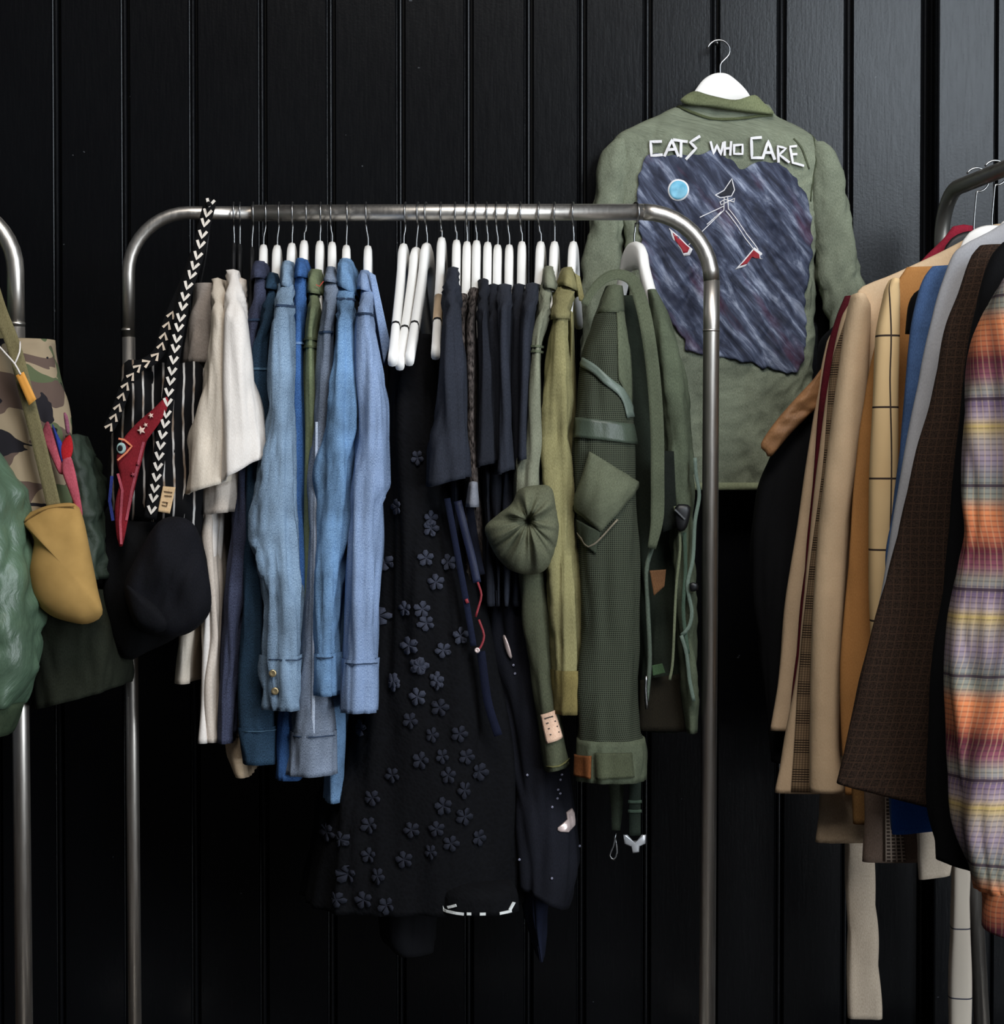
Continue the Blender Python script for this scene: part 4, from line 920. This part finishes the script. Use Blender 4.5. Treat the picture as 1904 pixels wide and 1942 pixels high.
# ============================================================ THINGS ON THE RIGHT RACK (hanging face on, one behind the other)
def rgarm(name, label, cat, rows, mat, Y, thick=.03, fold=.005, parts='body', k=20, p=.75, zf=4, crease=0, root=None, group='clothes on the right rack', top=.3):
    if root is None: root = thing(name, label, cat, at(rows[0][1], rows[0][0], Y), group)
    Lr_ = Loft([(r[0], r[1], r[2], Y - thick, Y + thick) + tuple(r[3:4]) for r in rows], fold, k, zf, p=p, crease=crease, top=top)
    Lr_.mesh(parts, mat, root); return root, Lr_
BLKW = fabric((11, 11, 13)); 
r0, _ = rgarm('black_coat', 'black coat nearest the wall with brown turned back sleeve', 'coat',
      [(600, 1600, 1700), (650, 1556, 1690), (760, 1546, 1680), (800, 1510, 1660), (867, 1464, 1640), (947, 1436, 1620), (1040, 1426, 1610), (1225, 1440, 1600), (1350, 1455, 1600), (1450, 1466, 1590)], BLKW, .06, .04)
radial('turned_cuff', planeY(.01), [(1568, 690), (1556, 760), (1533, 788), (1498, 824), (1462, 866), (1452, 858), (1443, 842), (1470, 800), (1508, 756), (1540, 722)], (1512, 782), fabric((150, 108, 72), .2, .1, .6, .3), r0, .012, .03, .006, 12, lambda r, a, q: .006 * noise.noise(Vector((q[0] * .03 + q[1] * .05, q[1] * .05 - q[0] * .02, 8))), 6)
CW = fabric((206, 178, 146), .06, .06); CW2 = fabric((212, 184, 150), .06, .06); CAR = fabric((176, 124, 72), .06, .06)
rgarm('cream_blouse', 'narrow cream blouse strip between black coat and dark red garment', 'blouse',
      [(610, 1592, 1640), (650, 1568, 1640), (760, 1549, 1620), (963, 1518, 1600), (1163, 1490, 1570), (1290, 1477, 1550), (1387, 1462, 1530)], CW, .0, .016, .003)
rgarm('burgundy_jacket', 'dark burgundy jacket showing as a thin red strip', 'jacket',
      [(560, 1604, 1700), (600, 1588, 1690), (660, 1570, 1680), (740, 1558, 1670), (1000, 1534, 1640), (1290, 1505, 1600), (1395, 1494, 1590)], fabric((88, 24, 34)), -.036, .016, .003)
rgarm('burgundy_scarf', 'bright red fabric over the shoulder near the rack corner', 'scarf',
      [(428, 1808, 1850), (450, 1790, 1850), (480, 1760, 1850), (500, 1740, 1850)], fabric((140, 36, 54)), -.04, .014, .003)
n = NT('glen_check')
l1 = n.math('MAXIMUM', n.cell(n.v, .0042, .45), 0); blk = n.cell(n.v, .05, .5); fine = n.cell(n.u, .004, .5)
chk = n.mix(n.math('MULTIPLY', l1, n.math('ADD', n.math('MULTIPLY', blk, .6), .35)), (150, 124, 96), (34, 26, 22)); chk = n.mix(n.math('MULTIPLY', fine, .45), chk, (50, 38, 30))
CHK = n.out(chk, .9, 0, .15)
r3, L3 = rgarm('trimmed_coat', 'cream coat with dark checked trim running down its edge', 'coat',
      [(575, 1612, 1720), (600, 1598, 1700), (700, 1577, 1690), (885, 1550, 1660), (1071, 1531, 1640), (1287, 1511, 1620), (1400, 1492, 1610), (1506, 1470, 1612)], CW, -.075, .018, .003)
tr = [(590, 1610, 1626), (700, 1580, 1606), (885, 1562, 1592), (1071, 1538, 1572), (1287, 1517, 1560), (1400, 1508, 1556), (1500, 1500, 1556)]
for a, b in zip(tr[:-1], tr[1:]): pass
ti = Interp([t[0] for t in tr], [t[1:] for t in tr])
g_, b_, uv_ = [], [], []
for i in range(61):
    y = 590 + 912 * i / 60; x0, x1 = ti(y)
    g_.append([L3.front(x0 + (x1 - x0) * j / 4, y, .004) for j in range(5)]); b_.append([L3.front(x0 + (x1 - x0) * j / 4, y, -.001) for j in range(5)]); uv_ += [(j * .01, -y / 1100) for j in range(5)]
slab('checked_trim', g_, b_, CHK, r3, uv_)
r4, L4 = rgarm('camel_coat', 'pale camel coat with broad smooth sleeve and long shoulder line', 'coat',
      [(556, 1618, 1642), (580, 1611, 1653), (715, 1592, 1649), (854, 1573, 1632), (978, 1558, 1614), (1133, 1545, 1603), (1287, 1538, 1595), (1416, 1536, 1593), (1506, 1536, 1604)], CW2, -.15, .03, .002, 'sleeve', p=.9)
rgarm('', '', '', [(424, 1884, 2000), (450, 1836, 2010), (475, 1788, 2010), (515, 1702, 2000), (552, 1628, 1990), (600, 1630, 1980), (760, 1640, 1970), (1100, 1620, 1950), (1500, 1600, 1940)], CW2, -.135, .014, .002, 'body', root=r4)
rgarm('caramel_coat', 'caramel brown wool coat between camel coat and windowpane jacket', 'coat',
      [(505, 1722, 2000), (540, 1700, 1990), (700, 1650, 1960), (916, 1619, 1940), (1163, 1603, 1930), (1287, 1595, 1920), (1510, 1603, 1900)], CAR, -.2, .016, .003)
n = NT('windowpane_check')
wv = n.cell(n.v, .113, .028, .35); wu = n.cell(n.u, .075, .035, .15)
WPN = n.out(n.mix(n.math('MAXIMUM', wv, wu), n.ramp(n.noise(8, 3), [(.3, (226, 192, 142)), (.7, (234, 202, 152))]), (66, 54, 48)), .9, 0, .15)
rgarm('windowpane_jacket', 'yellow tan jacket with dark windowpane check', 'jacket',
      [(528, 1690, 1706), (545, 1681, 1707), (564, 1676, 1708), (640, 1662, 1708), (758, 1657, 1706), (916, 1652, 1704), (1102, 1650, 1702), (1220, 1654, 1700)], WPN, -.26, .022, .002, 'sleeve', p=.75)
rgarm('black_jacket', 'small black jacket shoulder left of the blue blazer', 'jacket',
      [(535, 1762, 1800), (560, 1730, 1790), (590, 1720, 1780), (632, 1718, 1760)], BLKW, -.3, .014, .003)
rgarm('blue_blazer', 'muted blue blazer between black shoulder and grey blazer', 'blazer',
      [(503, 1770, 1900), (520, 1756, 1890), (551, 1744, 1880), (630, 1728, 1860), (758, 1718, 1850), (854, 1708, 1840), (963, 1696, 1830), (1065, 1682, 1820), (1300, 1680, 1800), (1578, 1692, 1790)], fabric((74, 100, 142)), -.34, .018, .003)
GREY = fabric((168, 168, 172), .05, .06)
rgarm('grey_blazer', 'light grey blazer with pale shoulder beside the brown tweed coat', 'blazer',
      [(418, 1908, 2060), (440, 1872, 2050), (458, 1836, 2040), (477, 1812, 2030), (525, 1792, 2010), (591, 1771, 1990), (684, 1750, 1970), (758, 1736, 1960), (885, 1713, 1940), (994, 1695, 1920), (1117, 1676, 1900), (1290, 1640, 1880), (1450, 1640, 1860)], GREY, -.4, .018, .003)
n = NT('brown_tweed'); tf = n.noise(420, 2); n.bump(tf, .4, .001)
TWD = n.out(n.mix(n.math('MAXIMUM', n.math('MULTIPLY', n.cell(n.v, .012, .12), .5), n.math('MULTIPLY', n.cell(n.u, .012, .12), .5)), n.ramp(tf, [(.35, (32, 25, 21)), (.65, (60, 46, 38))]), (76, 56, 44)), .95, 0, .1)
rgarm('tweed_coat', 'dark brown tweed coat flaring to a slanted hem', 'coat',
      [(462, 1862, 2080), (480, 1846, 2070), (546, 1821, 2050), (617, 1797, 2030), (758, 1768, 2010), (854, 1740, 1990), (1009, 1703, 1970), (1133, 1672, 1950), (1287, 1632, 1920), (1416, 1604, 1890), (1524, 1588, 1860, -.25)], TWD, -.47, .025, .004)
rgarm('black_overcoat', 'black overcoat between tweed coat and plaid shirt', 'coat',
      [(455, 1905, 2110), (480, 1885, 2110), (591, 1852, 2090), (758, 1826, 2070), (1000, 1800, 2060), (1300, 1772, 2040), (1500, 1765, 2020), (1670, 1782, 2000, -.3)], BLKW, -.56, .03, .006)
# plaid
n = NT('madras_plaid')
f = n.math('FRACT', n.math('ADD', n.math('DIVIDE', n.v, .262), .62))
pb = n.ramp(f, [(0, (150, 138, 130)), (.07, (176, 152, 96)), (.12, (150, 134, 140)), (.19, (112, 92, 116)), (.26, (138, 136, 128)), (.34, (128, 74, 88)), (.42, (96, 38, 48)), (.5, (190, 108, 74)), (.62, (214, 130, 84)), (.70, (132, 132, 120)), (.78, (120, 122, 118)), (.9, (142, 126, 140)), (1, (150, 138, 130))])
lv = n.math('MULTIPLY', n.cell(n.v, .0075, .3), .4); lu = n.math('MULTIPLY', n.cell(n.u, .0085, .25), .25)
pb = n.mix(lv, pb, (60, 44, 50)); pb = n.mix(lu, pb, (200, 170, 130))
dline = n.math('MULTIPLY', n.math('MAXIMUM', n.math('COMPARE', f, .76, .008), n.math('COMPARE', f, .215, .008)), .85)
pb = n.mix(dline, pb, (52, 34, 48))
dku = n.ramp(n.math('FRACT', n.math('ADD', n.math('DIVIDE', n.u, .11), .1)), [(0, (255, 255, 255)), (.3, (255, 255, 255)), (.5, (120, 110, 116)), (.7, (255, 255, 255)), (1, (255, 255, 255))])
pb = n.mix(.8, pb, dku, 'MULTIPLY')
PLD = n.out(pb, .9, 0, .15)
r12, L12 = rgarm('plaid_shirt', 'orange, grey and burgundy plaid shirt nearest at the right edge', 'shirt',
      [(486, 1945, 2040), (505, 1924, 2050), (528, 1906, 2055), (551, 1892, 2060), (591, 1872, 2060), (644, 1854, 2060), (731, 1839, 2060), (854, 1829, 2060), (947, 1828, 2060), (1009, 1832, 2060), (1102, 1817, 2050), (1194, 1805, 2040), (1314, 1799, 2030), (1416, 1804, 2020), (1501, 1815, 2010), (1587, 1829, 2000), (1655, 1845, 1990), (1700, 1857, 1980)], PLD, -.66, .045, .009, 'sleeve', k=24)
rgarm('', '', '', [(1690, 1862, 1985), (1715, 1870, 1982), (1767, 1867, 1980), (1790, 1874, 1980, -.3)], PLD, -.66, .04, .004, 'cuff', root=r12)
rgarm('', '', '', [(446, 2070, 2150), (470, 2010, 2200), (520, 1940, 2270), (600, 1925, 2300), (900, 1920, 2320), (1300, 1912, 2330), (1560, 1912, 2330)], PLD, -.615, .022, .006, 'body', root=r12)
rgarm('', '', '', [(428, 2076, 2146), (462, 2062, 2160)], PLD, -.615, .034, .002, 'collar', root=r12)
# lower hems
rgarm('beige_skirt', 'beige skirt hem below the camel coat', 'skirt', [(1440, 1562, 1680), (1515, 1557, 1670), (1600, 1550, 1660)], fabric((172, 150, 124)), -.1, .02, .004)
rgarm('cream_trousers', 'plain cream trouser leg hanging to the bottom edge', 'trousers', [(1500, 1600, 1660), (1600, 1603, 1662), (1700, 1605, 1662), (1800, 1608, 1664), (1934, 1611, 1669)], fabric((190, 174, 154), .05), -.04, .016, .007, 'leg', p=.6)
rgarm('ochre_skirt', 'small ochre hem peeking between beige skirt and brown trousers', 'skirt', [(1460, 1615, 1660), (1510, 1617, 1655), (1564, 1618, 1650)], fabric((134, 98, 58)), -.215, .012, .002)
n = NT('brown_check'); BCK = n.out(n.mix(n.math('MAXIMUM', n.cell(n.v, .0062, .3), n.cell(n.u, .0062, .3)), (74, 62, 54), (168, 150, 134)), .9, 0, .15)
r17, L17 = rgarm('brown_trousers', 'grey brown trousers with pale checked strip', 'trousers', [(1440, 1640, 1800), (1510, 1640, 1800), (1580, 1638, 1796), (1637, 1636, 1790)], fabric((112, 94, 82)), -.24, .016, .003, 'leg')
patch('checked_strip', L17.front, [(1678, 1500), (1704, 1500), (1717, 1634), (1678, 1634)], BCK, r17, .004, .003)
rgarm('blue_shirt', 'strong cobalt blue shirt tail under the tweed coat', 'shirt', [(1470, 1690, 1800), (1515, 1690, 1800), (1580, 1692, 1790, .1)], fabric((36, 84, 160)), -.38, .014, .003)
rgarm('white_shirt', 'white shirt tail with rolled hem by the black overcoat', 'shirt', [(1560, 1740, 1810), (1634, 1736, 1806), (1666, 1738, 1802, .15)], fabric((208, 192, 172), .05), -.3, .014, .008)
n = NT('white_windowpane'); WW = n.out(n.mix(n.math('MAXIMUM', n.cell(n.v, .119, .02, .3), n.cell(n.u, .06, .03, .4)), (196, 184, 168), (60, 60, 72)), .9, 0, .15)
rgarm('windowpane_trousers', 'white trouser leg with thin dark windowpane lines', 'trousers', [(1560, 1806, 1846), (1661, 1806, 1842), (1800, 1803, 1841), (2010, 1800, 1842)], WW, -.04, .016, .003, 'leg', p=.6)
# hangers on the right rack
for i, (Y, m, lb) in enumerate([(-.08, BLK, 'dark hanger nearest the wall on the right rack'), (-.16, WH, 'white hanger second from the wall on the right rack'), (-.3, WH, 'pale hanger in the middle of the right rack'), (-.4, WH, 'white hanger inside the light grey blazer'), (-.48, WH, 'white hanger inside the brown tweed coat'), (-.615, WH, 'white hanger beyond the right picture edge inside the plaid shirt')]):
    t = (Y - P0.y) / (P1.y - P0.y); tp = P0 + (P1 - P0) * t + Vector((0, 0, .0135 + .0018))
    hanger(0, 0, None, math.radians(90), m, lb, 'hangers on the right rack', drop=.14, top=tp, cp=tp + Vector((-.005, 0, -.105)), L=.14, t=.006, hook_r=.02)
